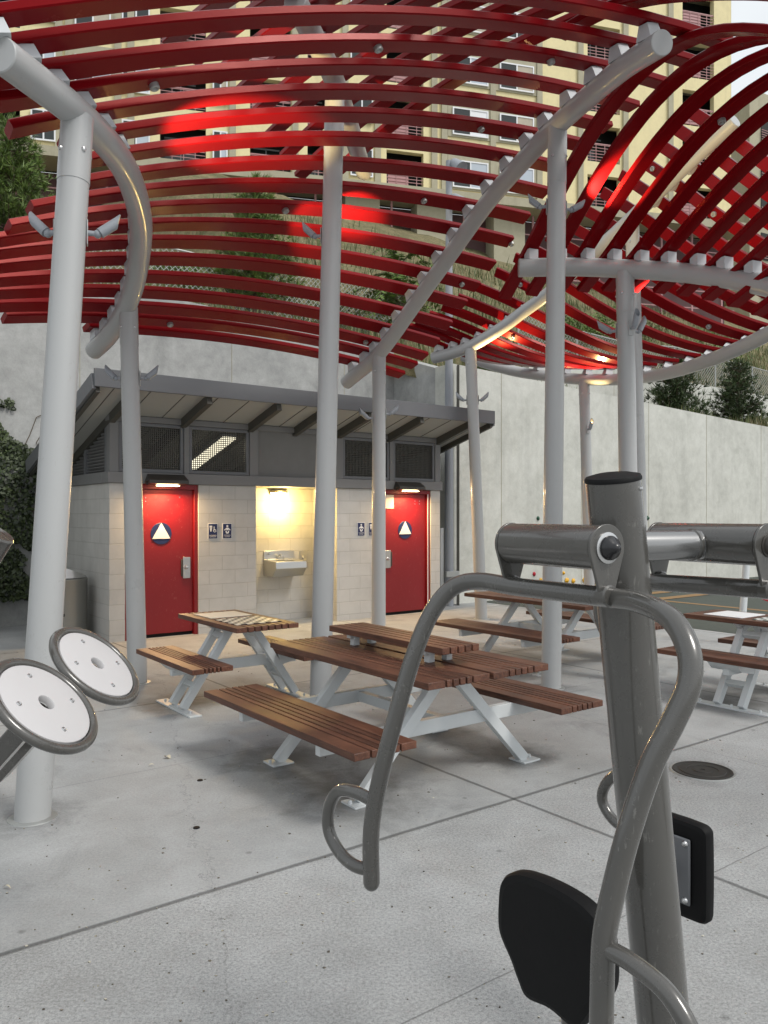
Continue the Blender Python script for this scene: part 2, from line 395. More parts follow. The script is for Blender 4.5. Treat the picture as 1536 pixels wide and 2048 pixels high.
# ---------------------------------------------------------------- ground
g = MB(); g.add([(-120, -60, 0), (160, -60, 0), (160, 160, 0), (-120, 160, 0)], [(0, 1, 2, 3)])
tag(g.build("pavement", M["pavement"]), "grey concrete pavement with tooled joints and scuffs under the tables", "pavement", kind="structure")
c0 = V((2.07, 15.3, .004)); c0a = c0 - D2 * .4; c1 = c0 + D2 * 12; e = D1 * 14
g = MB(); g.add([c0a, c1, c1 + e, c0a + e], [(0, 1, 2, 3)])
court = tag(g.build("sport_court", M["court"], base=c0), "dark green sport court with orange lines beyond the tables", "court", kind="structure")
g = MB()
for off in (2.9,):
    a = c0a + D1 * off + UP * .004; b = c1 + D1 * off + UP * .004
    if off < 5: a = a + D2 * .5
    g.add([a, b, b + D1 * .16, a + D1 * .16], [(0, 1, 2, 3)])
for off in (.95, 1.75):
    a = c0a + D2 * off + D1 * 3.0 + UP * .008; b = a + D1 * 9
    g.add([a, b, b + D2 * .28, a + D2 * .28], [(0, 1, 2, 3)])
g.build("line_marking", M["court_line"], court)

# ---------------------------------------------------------------- restroom building (local frame: x along the facade, y into it)
B0 = V((-3.64, 10.6, 0)); BR = math.atan2(.6, .8); BW, BD = 5.78, 2.36
def BL(x, y, z=0.0): return B0 + D1 * x - D2 * y + UP * z
bld = empty("restroom_building", B0, BR); BASE[bld.name] = V((0, 0, 0))
tag(bld, "block restroom building with two red doors under a grey shed roof", "restroom")
SL = .27; RF0 = -.87
def zu(y): return 3.27 - SL * (y - RF0)          # underside of the roof deck
m = MB()
for a, b in ((0, .21), (1.26, 2.17), (3.61, 4.52), (5.57, BW)): m.box(a, b, 0, .2, 0, 2.12)
m.box(2.0, 3.78, .70, .88, 0, 2.12)                                  # back of the alcove
m.box(2.0, 2.17, .2, .70, 0, 2.12); m.box(3.61, 3.78, .2, .70, 0, 2.12)
m.box(0, .2, .2, BD, 0, 2.12); m.box(BW - .2, BW, .2, BD, 0, 2.12); m.box(.2, BW - .2, BD - .2, BD, 0, 2.12)
m.build("wall", M["block"], bld)
m = MB(); m.box(-.03, BW + .03, -.035, .2, 2.123, 2.27)
m.box(-.035, .2, .2, BD, 2.123, 2.27); m.box(BW - .2, BW + .035, .2, BD, 2.123, 2.27)
m.box(2.17, 3.61, .2, .7, 2.123, 2.2)
m.build("sill_beam", M["trim_light"], bld, bevel=.004)
m = MB()
for a, b in ((0, .12), (1.04, 1.115), (2.06, 2.20), (3.58, 3.72), (4.665, 4.74), (BW - .12, BW)): m.box(a, b, -.015, .12, 2.27, 2.95)
m.box(-.01, BW + .01, -.02, .14, 2.95, 3.03)
m.build("clerestory_post", M["trim_light"], bld, bevel=.004)
m = MB(); m.box(2.2, 3.58, .03, .10, 2.27, 2.95); m.build("plaster_panel", M["plaster_grey"], bld)
def window(x0, x1):
    f = MB(); z0, z1 = 2.275, 2.945; t = .045
    f.box(x0, x1, .0, .06, z0, z0 + t); f.box(x0, x1, .0, .06, z1 - t, z1); f.box(x0, x0 + t, .0, .06, z0 + t, z1 - t); f.box(x1 - t, x1, .0, .06, z0 + t, z1 - t)
    o = f.build("window", M["trim_grey"], bld, bevel=.003)
    s = MB(); x = x0 + t
    while x < x1 - t: s.box(x, x + .011, .03, .036, z0 + t, z1 - t); x += .029
    z = z0 + t
    while z < z1 - t: s.box(x0 + t, x1 - t, .036, .041, z, z + .011); z += .029
    s.build("wire_mesh", M["rafter_dark"], o)
for a, b in ((.125, 1.035), (1.12, 2.055), (3.725, 4.66), (4.745, BW - .125)): window(a, b)
# gable ends: posts and louvres that follow the roof slope
for xs, x0, x1 in ((0, .0, .1), (1, BW - .1, BW)):
    m = MB()
    for y0, y1 in ((.125, .2), (1.05, 1.13), (1.95, 2.03)):
        m.add([(x0, y0, 2.27), (x1, y0, 2.27), (x1, y1, 2.27), (x0, y1, 2.27), (x0, y0, zu(y0) - .002), (x1, y0, zu(y0) - .002), (x1, y1, zu(y1) - .002), (x0, y1, zu(y1) - .002)],
              [(0, 1, 2, 3), (4, 7, 6, 5), (0, 4, 5, 1), (1, 5, 6, 2), (2, 6, 7, 3), (3, 7, 4, 0)])
    m.build("gable_post", M["trim_grey"], bld)
    m = MB(); z = 2.29
    while z < 2.95:
        yend = RF0 + (3.27 - z - .06) / SL
        for y0, y1 in ((.2, 1.05), (1.13, 1.95)):
            ye = min(y1, yend)
            if ye > y0 + .05: m.obox(((x0 + x1) / 2, (y0 + ye) / 2, z), (.03, 0, -.018), (0, (ye - y0) / 2, 0), (.002, 0, .004))
        z += .045
    m.build("louvre", M["trim_light"], bld)
# roof
rx0, rx1, ry1 = -.45, BW + .42, BD + .05
def rp(x, y, dz): return V((x, y, zu(y) + dz))
m = MB(); m.add([rp(x, y, dz) for dz in (0, .06) for x, y in ((rx0, RF0), (rx1, RF0), (rx1, ry1), (rx0, ry1))], [(3, 2, 1, 0), (4, 5, 6, 7), (0, 1, 5, 4), (1, 2, 6, 5), (2, 3, 7, 6), (3, 0, 4, 7)])
roof = m.build("roof", M["soffit"], bld)
m = MB(); m.box(rx0 - .02, rx1 + .02, RF0 - .05, RF0 - .002, 3.24, 3.46)
for x in (rx0 - .02, rx1 + .02):
    a, b = rp(x, RF0 - .0, .04), rp(x, ry1, .04); m.bar(a, b, .045, .20)
m.build("fascia", M["trim_grey"], roof, bevel=.004)
m = MB(); m.add([rp(x, y, dz) for dz in (.062, .10) for x, y in ((rx0, RF0), (rx1, RF0), (rx1, ry1), (rx0, ry1))], [(3, 2, 1, 0), (4, 5, 6, 7), (0, 1, 5, 4), (1, 2, 6, 5), (2, 3, 7, 6), (3, 0, 4, 7)])
m.build("roof_sheet", M["trim_grey"], roof)
m = MB()
for x in (.03, 1.03, 2.07, 2.85, 3.65, 4.65, BW - .06):
    m.bar(rp(x, RF0, -.062), rp(x, ry1, -.062), .075, .118)
for x in (rx0 + .03, rx1 - .03): m.bar(rp(x, RF0, -.05), rp(x, ry1, -.05), .05, .09)
m.build("rafter", M["rafter_dark"], roof)
m = MB(); m.box(0, BW, .0, .1, 3.033, zu(.1) - .002); m.build("frieze_board", M["trim_grey"], bld)
m = MB()
for y in (.7, 1.6):
    for a in range(12): pass
for k in range(14):
    x = rx0 + .25 + k * .46; m.obox(rp(x, (RF0 + ry1) / 2, -.0035), (.004, 0, 0), (0, (ry1 - RF0) / 2, -SL * (ry1 - RF0) / 2), (0, 0, .003))
m.build("soffit_joint", M["rafter_dark"], roof)
m = MB(); m.box(.2, BW - .2, .2, BD - .2, 2.05, 2.10); m.build("inner_ceiling_shelf", M["interior"], bld) if False else None
m = MB(); m.box(.21, BW - .21, BD - .16, BD - .12, 2.2, zu(BD) - .0); m.build("inner_wall", M["interior"], bld)

def door(x0, x1, handle_right, mirrored):
    f = MB(); t = .055; zt = 2.118
    f.box(x0 + .001, x0 + t, .02, .16, 0, zt); f.box(x1 - t, x1 - .001, .02, .16, 0, zt); f.box(x0 + t, x1 - t, .02, .16, 2.05, zt)
    d = MB(); d.box(x0 + t + .004, x1 - t - .004, .065, .11, .05, 2.046)
    o = d.build("door", M["door_red"], bld, bevel=.003)
    f.build("door_frame", M["door_red"], o, bevel=.003)
    g = MB(); g.box(x0 + t, x1 - t, .10, .14, .0, .05); g.build("gap_shade_strip", M["gap_shade"], o)  # black strip fills the gap under the leaf, painted as its shade
    hx = x1 - t - .10 if handle_right else x0 + t + .10
    h = MB(); h.box(hx - .055, hx + .055, .05, .064, .80, 1.10); ho = h.build("lock_plate", M["steel"], o, bevel=.004)
    ki = MB(); ki.lathe((hx - .01, .05, .955), (0, -1, 0), [(.0, .045), (.02, .043), (.024, .03), (.016, .018), (.03, .01), (.032, 0)], 20); ki.build("knob", M["bolt_steel"], ho)
    dk = MB(); sx = -1 if handle_right else 1
    dk.box(min(hx + sx * .058, hx + sx * .085), max(hx + sx * .058, hx + sx * .085), .045, .064, .83, 1.07); dk.build("pull_recess", M["lamp_dark"], ho, bevel=.006)
    cx = (x0 + x1) / 2 - (.0 if not mirrored else -.0)
    c = MB(); c.lathe((cx, .064, 1.435), (0, -1, 0), [(.0, .006), (.148, .006), (.15, .004), (.15, 0)], 48)
    co = c.build("restroom_symbol", M["sign_blue"], o)
    tr = MB(); tr.prism([(cx - .128, .057, 1.365), (cx + .128, .057, 1.365), (cx, .057, 1.583)], (0, -.006, 0)); tr.build("triangle", M["sign_white"], co)
    rv = MB()
    for dx in (-.32, -.22, .27):
        for dz in ((1.93, 1.88) if dx < 0 else (1.94,)):
            rv.lathe((cx + (dx if not mirrored else -dx), .064, dz), (0, -1, 0), [(0, .004), (.008, .003), (.009, 0)], 10)
    rv.build("rivet", M["bolt_steel"], o)
    return o
door(.21, 1.26, True, False)
d2o = door(4.52, 5.57, False, True)
m = MB(); m.box(4.60, 4.80, .058, .064, 1.80, 2.03); m.build("vent_plate", M["beige_board"], d2o)
m = MB(); m.box(5.508, 5.522, .012, .0195, .02, 2.05); m.build('edge_strip', M['white_frame'], d2o)
# stray items fixed to the facade
def wall_lamp(x, label):
    r = empty("wall_lamp", BL(x, -.035, 2.12), BR); BASE[r.name] = V((0, 0, 0))
    tag(r, label, "lamp", "dark lamps above the red doors")
    h = MB(); h.prism([(-.27, 0, -.02), (-.30, 0, .02), (-.26, 0, .13), (.26, 0, .13), (.30, 0, .02), (.27, 0, -.02)], (0, -.03, 0))
    h.prism([(-.27, -.03, -.02), (.27, -.03, -.02), (.28, -.15, -.0), (-.28, -.15, 0)], (0, 0, .05))
    h.add([(-.30, -.03, .02), (.30, -.03, .02), (.26, -.03, .13), (-.26, -.03, .13), (-.28, -.15, .045), (.28, -.15, .045)], [(0, 4, 5, 1), (3, 2, 5, 4), (0, 3, 4), (1, 5, 2)])
    h.build("housing", M["lamp_dark"], r, bevel=.004)
    g = MB(); g.box(-.15, .15, -.13, -.045, -.032, -.022); g.build("diffuser", M["lamp_glow"], r)
    L = bpy.data.lights.new("lamp_light", 'AREA'); L.shape = 'RECTANGLE'; L.size = .3; L.size_y = .08; L.energy = 40; L.color = (1, .66, .32)
    lo = bpy.data.objects.new("lamp_light", L); scn.collection.objects.link(lo); lo.parent = r; lo.location = (0, -.09, -.045); lo.rotation_euler = (R(-24), 0, 0)
wall_lamp(.76, "dark wedge lamp above the left red door beside the corner column")
wall_lamp(5.02, "dark wedge lamp above the right red door beside the grey pipe")
r = empty("alcove_lamp", BL(2.92, .70, 2.02), BR); BASE[r.name] = V((0, 0, 0))
tag(r, "glowing half bowl lamp high on the alcove wall above the sink", "lamp")
m = MB(); m.prism([(-.16, -.001, .06), (-.14, -.001, -.0), (.14, -.001, 0), (.16, -.001, .06)], (0, -.02, 0))
m.add([(.17 * math.cos(a), -.02 - .16 * math.sin(a), .06) for a in [math.pi * i / 16 for i in range(17)]] + [(.15 * math.cos(a), -.02 - .14 * math.sin(a), .03) for a in [math.pi * i / 16 for i in range(17)]],
      [(i, i + 1, 18 + i, 17 + i) for i in range(16)] + [tuple(range(17))], True)
m.build("housing", M["lamp_dark"], r)
m = MB(); vs = []; fs = []
for j in range(5):
    rr = math.cos(j / 4 * math.pi / 2)
    for i in range(17):
        a = math.pi * i / 16; vs.append((.135 * rr * math.cos(a), -.024 - .125 * rr * math.sin(a), .028 - .05 * math.sin(j / 4 * math.pi / 2)))
for j in range(4):
    for i in range(16): fs.append((j * 17 + i, j * 17 + i + 1, (j + 1) * 17 + i + 1, (j + 1) * 17 + i))
m.add(vs, fs, True); m.build("diffuser", M["sconce_glow"], r)
L = bpy.data.lights.new("alcove_light", 'POINT'); L.energy = 42; L.color = (1, .68, .22); L.shadow_soft_size = .06
lo = bpy.data.objects.new("alcove_light", L); scn.collection.objects.link(lo); lo.parent = r; lo.location = (0, -.24, -.15)
r = empty("fluorescent_light", BL(1.85, .95, 2.66), BR); r.rotation_euler = (R(-15), 0, BR); BASE[r.name] = V((0, 0, 0))
tag(r, "lit fluorescent strip light inside behind the second mesh window", "light")
m = MB(); m.box(-.11, .11, -.75, .75, 0, .05); m.build("housing", M["white_frame"], r)
m = MB(); m.box(-.10, .10, -.74, .74, -.03, -.001); m.build("diffuser", M["tube_glow"], r)
L = bpy.data.lights.new("tube_light", 'AREA'); L.shape = 'RECTANGLE'; L.size = .2; L.size_y = 1.2; L.energy = 3; L.color = (1, .92, .7)
lo = bpy.data.objects.new("tube_light", L); scn.collection.objects.link(lo); lo.parent = r; lo.location = (0, 0, -.05)
m = MB(); 
# sink
r = empty("wash_basin", BL(2.95, .70, .74), BR); BASE[r.name] = V((0, 0, 0))
tag(r, "small stainless steel wash basin fixed to the lit alcove wall", "sink")
m = MB(); sw = .28
prof = [(0, .0), (0, .40), (-.02, .40), (-.02, .26), (-.40, .24), (-.41, .13), (-.30, .0)]
m.add([(x, y, z - .02) for x in (-sw, sw) for y, z in prof], [tuple(range(6, -1, -1)), tuple(range(7, 14))] + [(i, (i + 1) % 7, 7 + (i + 1) % 7, 7 + i) for i in range(7)])
m.build("basin", M["steel"], r, bevel=.006)
m = MB(); m.lathe((0, -.21, .232), (0, 0, 1), [(.0, -.06), (.09, -.05), (.13, .0), (.145, .003)], 28); m.build("bowl", M["galv"], r)
m = MB(); m.tube(crom([(-.03, -.06, .235), (-.03, -.06, .29), (-.03, -.10, .315), (-.03, -.15, .30)], 5), .012, 10); m.tube([(-.20, -.02, .33), (-.20, -.07, .33)], .015, 10)
m.tube([(.05, -.07, .235), (.05, -.07, .28)], .014, 10); m.build("tap", M["bolt_steel"], r)
r = empty("wall_plate", BL(3.40, .70, 1.02), BR); BASE[r.name] = V((0, 0, 0)); tag(r, "small square steel button plate on the alcove wall above the basin", "button plate")
m = MB(); m.box(-.075, .075, -.012, -.001, -.085, .085); m.build("plate", M["steel"], r, bevel=.003)
m = MB(); m.lathe((0, -.012, -.03), (0, -1, 0), [(0, .03), (.02, .028), (.028, .006), (.03, 0)], 16); m.build("button", M["bolt_steel"], r)

def text_mesh(txt, size, mt, parent, loc):
    cu = bpy.data.curves.new("lettering", 'FONT'); cu.body = txt; cu.size = size; cu.align_x = 'CENTER'; cu.extrude = .001
    ob = bpy.data.objects.new("lettering", cu); scn.collection.objects.link(ob)
    dg = bpy.context.evaluated_depsgraph_get(); me = bpy.data.meshes.new_from_object(ob.evaluated_get(dg))
    bpy.data.objects.remove(ob); o = bpy.data.objects.new("lettering", me); scn.collection.objects.link(o)
    me.materials.clear(); me.materials.append(mt); o.parent = parent; o.location = loc; o.rotation_euler = (R(90), 0, 0); return o
def sign(x, kind, label):
    r = empty("restroom_sign", BL(x, 0, 1.46), BR); BASE[r.name] = V((0, 0, 0)); tag(r, label, "sign", "small blue restroom signs")
    wd, ht = .074, .112
    m = MB(); m.box(-wd, wd, -.006, -.0005, -ht, ht); m.build("border", M["sign_white"], r, bevel=.004)
    m = MB(); m.box(-wd + .007, wd - .007, -.009, -.0062, -ht + .007, ht - .007); m.build("panel", M["sign_blue"], r, bevel=.003)
    y = -.0095; m = MB()
    def disc(cx, cz, rad, inner=0):
        n = 20
        if not inner: m.prism([(cx + rad * math.cos(2 * math.pi * i / n), y, cz + rad * math.sin(2 * math.pi * i / n)) for i in range(n)], (0, -.0015, 0))
        else:
            for i in range(n):
                a, b = 2 * math.pi * i / n, 2 * math.pi * (i + 1) / n
                if i == 4 or i == 3: continue
                m.prism([(cx + q * math.cos(t), y, cz + q * math.sin(t)) for q, t in ((inner, a), (rad, a), (rad, b), (inner, b))], (0, -.0015, 0))
    if kind == "toilet":
        m.prism([(-.052, y, .08), (-.012, y, .08), (-.012, y, .05), (-.052, y, .05)], (0, -.0015, 0))
        m.prism([(-.05, y, .045), (-.014, y, .045), (-.02, y, .02), (-.025, y, -.005), (-.039, y, -.005), (-.044, y, .02)], (0, -.0015, 0))
        disc(.028, .008, .024, .017); disc(.018, .058, .008)
        m.prism([(.012, y, .048), (.022, y, .048), (.026, y, .022), (.046, y, .020), (.055, y, -.006), (.048, y, -.008), (.042, y, .012), (.014, y, .014)], (0, -.0015, 0))
        t1, t2 = "ALL-GENDER", "RESTROOM"
    else:
        disc(0, .072, .016)
        m.prism([(-.014, y, .05), (.014, y, .05), (.05, y, .018), (.043, y, .008), (.018, y, .026), (.018, y, .012), (-.018, y, .012), (-.018, y, .026), (-.043, y, .008), (-.05, y, .018)], (0, -.0015, 0))
        m.prism([(-.03, y, .004), (-.012, y, .004), (-.006, y, -.018), (.006, y, -.018), (.012, y, .004), (.03, y, .004), (.022, y, -.03), (.006, y, -.038), (-.006, y, -.038), (-.022, y, -.03)], (0, -.0015, 0))
        t1, t2 = "CHANGING", "STATION"
    m.build("pictogram", M["sign_white"], r)
    text_mesh(t1, .019, M["sign_white"], r, (0, -.0102, -.066)); text_mesh(t2, .019, M["sign_white"], r, (0, -.0102, -.088))
sign(1.475, "toilet", "blue toilet and wheelchair sign right of the left red door")
sign(1.70, "baby", "blue baby changing sign between left door and lit alcove")
sign(BW - 1.70, "baby", "blue baby changing sign between lit alcove and right column")
sign(BW - 1.475, "toilet", "blue toilet and wheelchair sign half behind the column by the right door")

# ---------------------------------------------------------------- retaining walls, hillside
def wall_seg(o, pts, mt_name):             # pts: (local x, local y, top z); thick slab behind the line
    pass
JX, QR, QL = 6.68, .68, 2.5
def conc_wall(label, line, thick, matname, base, joints=()):
    """line: list of (world xy Vector, top z); face on the camera side, slab goes away by thick."""
    r = empty("retaining_wall", base); tag(r, label, "retaining wall", "concrete retaining walls")
    m = MB()
    for (a, za), (b, zb) in zip(line[:-1], line[1:]):
        a = V(a); b = V(b); t = (b - a).normalized(); nrm = V((-t.y, t.x, 0))
        q = [a, b, b + nrm * thick, a + nrm * thick]; zz = [za, zb, zb, za]
        m.add([V((p.x, p.y, -.05)) for p in q] + [V((p.x, p.y, z)) for p, z in zip(q, zz)], [(3, 2, 1, 0), (4, 5, 6, 7), (0, 1, 5, 4), (1, 2, 6, 5), (2, 3, 7, 6), (3, 0, 4, 7)])
    m.build("slab", M[matname], r)
    j = MB()
    for (a, za), (b, zb) in zip(line[:-1], line[1:]):
        a = V(a); b = V(b); t = (b - a).normalized(); L = (b - a).length; nrm = V((-t.y, t.x, 0)); s = 1.3
        while s < L - .3:
            p = a + t * s - nrm * .0015; zt = za + (zb - za) * s / L
            j.obox(V((p.x, p.y, zt / 2)), t * .0035, nrm * .004, UP * (zt / 2 - .002)); s += 2.44
    if j.v: j.build("form_joint", M["stucco_dull"], r)
    return r
wl = BL(-5.2, QL)
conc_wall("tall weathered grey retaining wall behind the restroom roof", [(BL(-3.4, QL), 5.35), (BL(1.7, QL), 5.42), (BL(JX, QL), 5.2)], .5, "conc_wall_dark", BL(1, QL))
conc_wall("shaded return of the retaining wall beside the tall light pole", [(BL(JX, QL - .002), 5.0), (BL(JX, QR + .502), 4.62)], .5, "conc_wall_dark", BL(JX, 1.5)) if False else None
m = MB()
rw = conc_wall("pale smooth retaining wall behind the far tables", [(BL(JX, QR), 4.56), (BL(JX + 10, QR), 4.18), (BL(JX + 22, QR), 3.8)], .5, "conc_wall", BL(JX + 4, QR))
q = [(JX, QR + .501, 4.55), (JX + .5, QR + .501, 4.55), (JX + .5, QL + .4, 5.1), (JX, QL + .4, 5.1)]
m.add([BL(x, y, -.05) for x, y, z in q] + [BL(x, y, z) for x, y, z in q], [(3, 2, 1, 0), (4, 5, 6, 7), (0, 1, 5, 4), (1, 2, 6, 5), (2, 3, 7, 6), (3, 0, 4, 7)])
m.build("return_slab", M["conc_wall_dark"], rw)  # return face in darker concrete, its shade put into the colour
# added flank wall, out of view, set tall and close to block light
conc_wall("added unseen flank wall that shades the restroom side", [(BL(-3.4, QL) + V((-1.6, -6.5, 0)), 6.6), (BL(-3.4, QL) + V((-.02, 0, 0)), 6.6)], .5, "conc_wall_dark", BL(-6, 0))
uw = conc_wall("low white upper retaining wall behind the right hand pines", [(BL(13, 4.6), 6.15), (BL(46, 4.6), 6.0)], .35, "conc_wall", BL(14, 4.6))
def sstep(a, b, x):
    t = max(0, min(1, (x - a) / (b - a))); return t * t * (3 - 2 * t)
def hill_z(x, y):
    L = 5.05 + .33 * (y - QL)
    Rr = 3.95 + .08 * (y - QR) if y < 4.85 else 5.85 + .62 * (y - 4.7)
    k = sstep(6.9, 9.5, x)
    z = L * (1 - k) + Rr * k
    if x < 9.5 and y > 4.7: pass
    return min(z, 13.2 + 3.6 * k + .05 * (y - 20)) + .14 * math.sin(x * 1.3 + y) + .1 * math.sin(y * 2.1 - x * .7)
hm = MB(); nx, ny = 70, 50; xs = [-16 + i / nx * 46 + (max(0, i / nx - .6) / .4) ** 2 * 80 for i in range(nx + 1)]; ys = [(.9 if True else 0) + (j / ny) ** 1.5 * 45 for j in range(ny + 1)]
idx = {}; vs = []; fs = []
for j, y in enumerate(ys):
    for i, x in enumerate(xs):
        yy = max(y, QL + .15) if x < JX + .3 else y
        z = hill_z(x, yy)
        if j == 0: z -= .3
        vs.append(BL(x, yy, z))
for j in range(ny):
    for i in range(nx):
        fs.append((j * (nx + 1) + i, j * (nx + 1) + i + 1, (j + 1) * (nx + 1) + i + 1, (j + 1) * (nx + 1) + i))
hm.add(vs, fs, True)
tag(hm.build("hillside", M["soil"]), "dry grassy hillside above the retaining walls", "hillside", kind="structure")

def blades(n, region, hmin, hmax, wd):
    m = MB()
    for _ in range(n):
        x = random.uniform(region[0], region[1]); y = region[2] + (random.random() ** 1.6) * (region[3] - region[2])
        if x < JX + .5 and y < QL + .3: continue
        p = BL(x, y, hill_z(x, y) - .03); h = random.uniform(hmin, hmax); a = random.uniform(0, 6.28)
        dx = V((math.cos(a), math.sin(a), 0)) * wd; lean = V((random.uniform(-.35, .35), random.uniform(-.35, .35), 1)) * h
        m.add([p - dx, p + dx, p + lean * .6 + dx * .7, p + lean * 1.0], [(0, 1, 2, 3)])
    return m
tag(blades(24000, (-8, 42, .95, 17), .12, .45, .014).build("hill_grass", M["dry_grass"]), "straw coloured dry grass on the slope", "grass", kind="stuff")
tag(blades(22000, (-8, 44, 1.0, 18), .15, .60, .022).build("hill_weeds", M["green_grass"]), "green weeds growing through the dry grass on the slope", "weeds", kind="stuff")

# ---------------------------------------------------------------- vegetation
def pine(base, h, rad, label, matname="pine_needles", nb=120, seed=1, leafmin=.35):
    rnd = random.Random(seed); r = empty("pine_tree", base); tag(r, label, "tree", "young pines on the slope")
    t = MB(); t.tube(crom([base, base + V((.04, .02, h * .5)), base + V((.0, .0, h * .96))], 5), [.09 * h / 3 * (1 - i / 11) + .012 for i in range(11)], 8)
    c = MB()
    for b in range(nb):
        f = .10 + .88 * (b + rnd.random()) / nb; z = h * f; L = rad * (1 - f) ** .75 * rnd.uniform(.65, 1.12) + .12
        a = rnd.uniform(0, 6.283); d = V((math.cos(a), math.sin(a), 0)); p0 = base + V((0, 0, z))
        tip = p0 + d * L + UP * (L * rnd.uniform(.15, .55)); mid = p0 + d * L * .55 + UP * L * .08
        path = crom([p0, mid, tip], 4); t.tube(path, [.016, .014, .012, .011, .01, .009, .008, .006, .004], 4, caps=False)
        ncl = max(3, int(L / .085))
        for q in range(ncl):
            u = .22 + .78 * q / max(1, ncl - 1); k = min(len(path) - 1, int(u * (len(path) - 1))); pp = path[k]
            pp = pp + V((rnd.gauss(0, .05), rnd.gauss(0, .05), rnd.gauss(0, .04)))
            ax = (d * rnd.uniform(.2, 1) + UP * rnd.uniform(.2, 1.0) + V((rnd.gauss(0, .4), rnd.gauss(0, .4), 0))).normalized()
            for s in range(12):
                e = (ax + V((rnd.gauss(0, .5), rnd.gauss(0, .5), rnd.gauss(0, .5)))).normalized(); ln = rnd.uniform(.12, .23)
                sd_ = e.cross(V((rnd.gauss(0, 1), rnd.gauss(0, 1), rnd.gauss(0, 1)))).normalized() * .012
                c.add([pp - sd_, pp + sd_, pp + e * ln], [(0, 1, 2)])
    t.build("trunk", M["bark"], r); c.build("crown", M[matname], r)
def hb(px, Y):                               # foot on the hillside under a photo column at depth Y
    X = (px - CXP) / FPX * Y; d = V((X, Y, 0)) - B0; x = d.dot(D1); y = d.dot(-D2); return V((X, Y, hill_z(x, y)))
pine(hb(20, 15.5), 3.1, 1.3, "bushy bright green pine at the left edge behind the near column", nb=200, seed=3)
pine(hb(512, 18.0), 3.2, 1.15, "young green pine behind the slats above the restroom roof", nb=190, seed=4)
pine(BL(16.9, 2.6, hill_z(16.9, 2.6)), 2.1, .95, "dark young pine behind the pale wall below the curved pipe", "pine_dark", nb=130, seed=5)
pine(BL(20.2, 2.6, hill_z(20.2, 2.6)), 2.5, .95, "dark upright pine at the right end of the pale wall", "pine_dark", nb=140, seed=6)
pine(hb(960, 21), 1.7, .7, "small green pine behind the light pole on the slope", "pine_needles", nb=90, seed=8)

def pinnate(base, h, label, n=46, seed=2):
    rnd = random.Random(seed); r = empty("ailanthus_tree", base); tag(r, label, "tree"); t = MB(); c = MB()
    t.tube(crom([base, base + V((.1, 0, h * .5)), base + V((-.05, .1, h * .85))], 5), [.05 - .003 * i for i in range(11)], 8)
    for b in range(n):
        f = rnd.uniform(.35, .9); p0 = base + V((.05, .03, h * f)); a = rnd.uniform(0, 6.283); d = V((math.cos(a), math.sin(a), 0)); L = rnd.uniform(.7, 1.5) * (1.15 - .45 * f)
        path = crom([p0, p0 + d * L * .5 + UP * L * .38, p0 + d * L + UP * L * rnd.uniform(-.15, .3)], 7); t.tube(path, .007, 4, caps=False)
        for i in range(3, len(path)):
            for sgn in (-1, 1):
                tt = (path[min(i + 1, len(path) - 1)] - path[i - 1]).normalized(); sd_ = tt.cross(UP).normalized() * sgn
                for e_ in (0, .5):
                    pp = path[i] + tt * e_ * .05; ln = rnd.uniform(.13, .22); e = (sd_ + tt * .35 + UP * rnd.uniform(-.55, -.05)).normalized(); wv = tt * .026
                    c.add([pp, pp + e * ln * .35 + wv, pp + e * ln, pp + e * ln * .35 - wv], [(0, 1, 2, 3)])
    t.build("trunk", M["bark"], r); c.build("crown", M["broad_leaf"], r)
pinnate(hb(800, 19.0), 3.1, "feathery broad leaved tree behind the slats beside the light pole")
def bush(base, rx, rz, label, matname, n=900, seed=1, ls=.05, name="shrub", group="shrubs on the slope"):
    rnd = random.Random(seed); r = empty(name, base); tag(r, label, "shrub", group); c = MB(); t = MB()
    for i in range(14):
        a = rnd.uniform(0, 6.28); q = base + V((math.cos(a) * rx * .7, math.sin(a) * rx * .5, rz * rnd.uniform(.6, 1)))
        t.tube([base, (base + q) / 2 + V((0, 0, .06)), q], [.012, .008, .004], 5, caps=False)
        for k in range(n // 14):
            pp = base.lerp(q, rnd.uniform(.3, 1.1)) + V((rnd.gauss(0, rx * .22), rnd.gauss(0, rx * .22), rnd.gauss(0, rz * .13)))
            e = V((rnd.gauss(0, 1), rnd.gauss(0, 1), rnd.gauss(0, .7))).normalized() * ls * rnd.uniform(.7, 1.5); s_ = e.cross(V((rnd.gauss(0, 1), rnd.gauss(0, 1), rnd.gauss(0, 1)))).normalized() * ls * .35
            c.add([pp, pp + e * .5 + s_, pp + e, pp + e * .5 - s_], [(0, 1, 2, 3)])
    t.build("stem", M["bark"], r); c.build("foliage", M[matname], r)
bush(hb(740, 20.5), 1.0, 1.2, "green bush under the feathery tree on the slope", "broad_leaf", 1500, 11)
bush(hb(880, 20.0), .9, 1.1, "green bush right of the light pole on the slope", "broad_leaf", 1300, 12)
bush(hb(1120, 24), 1.3, .9, "low weedy bush behind the middle of the curved pipe", "green_grass", 1500, 13)
bush(hb(1330, 25), 1.6, .9, "low weedy bush behind the upper right wall", "green_grass", 1600, 14)

for i_, (px_, Y_, rx_, rz_) in enumerate(((1250, 30, 1.6, 1.2), (1420, 31, 1.9, 1.3), (1500, 29, 1.5, 1.0), (1180, 28, 1.3, 1.1), (620, 21, 1.0, .9), (390, 20, 1.1, .8))):
    bush(hb(px_, Y_), rx_, rz_, ("rough green bush high on the slope left of the ring column", "broad rough bush high on the slope behind the upper wall", "rough bush on the slope at the right edge", "rough bush on the slope behind the machine side column", "low bush on the slope left of the tall centre column", "low bush on the slope above the restroom roof")[i_], "broad_leaf" if i_ % 2 else "green_grass", 1500, 30 + i_, .09)
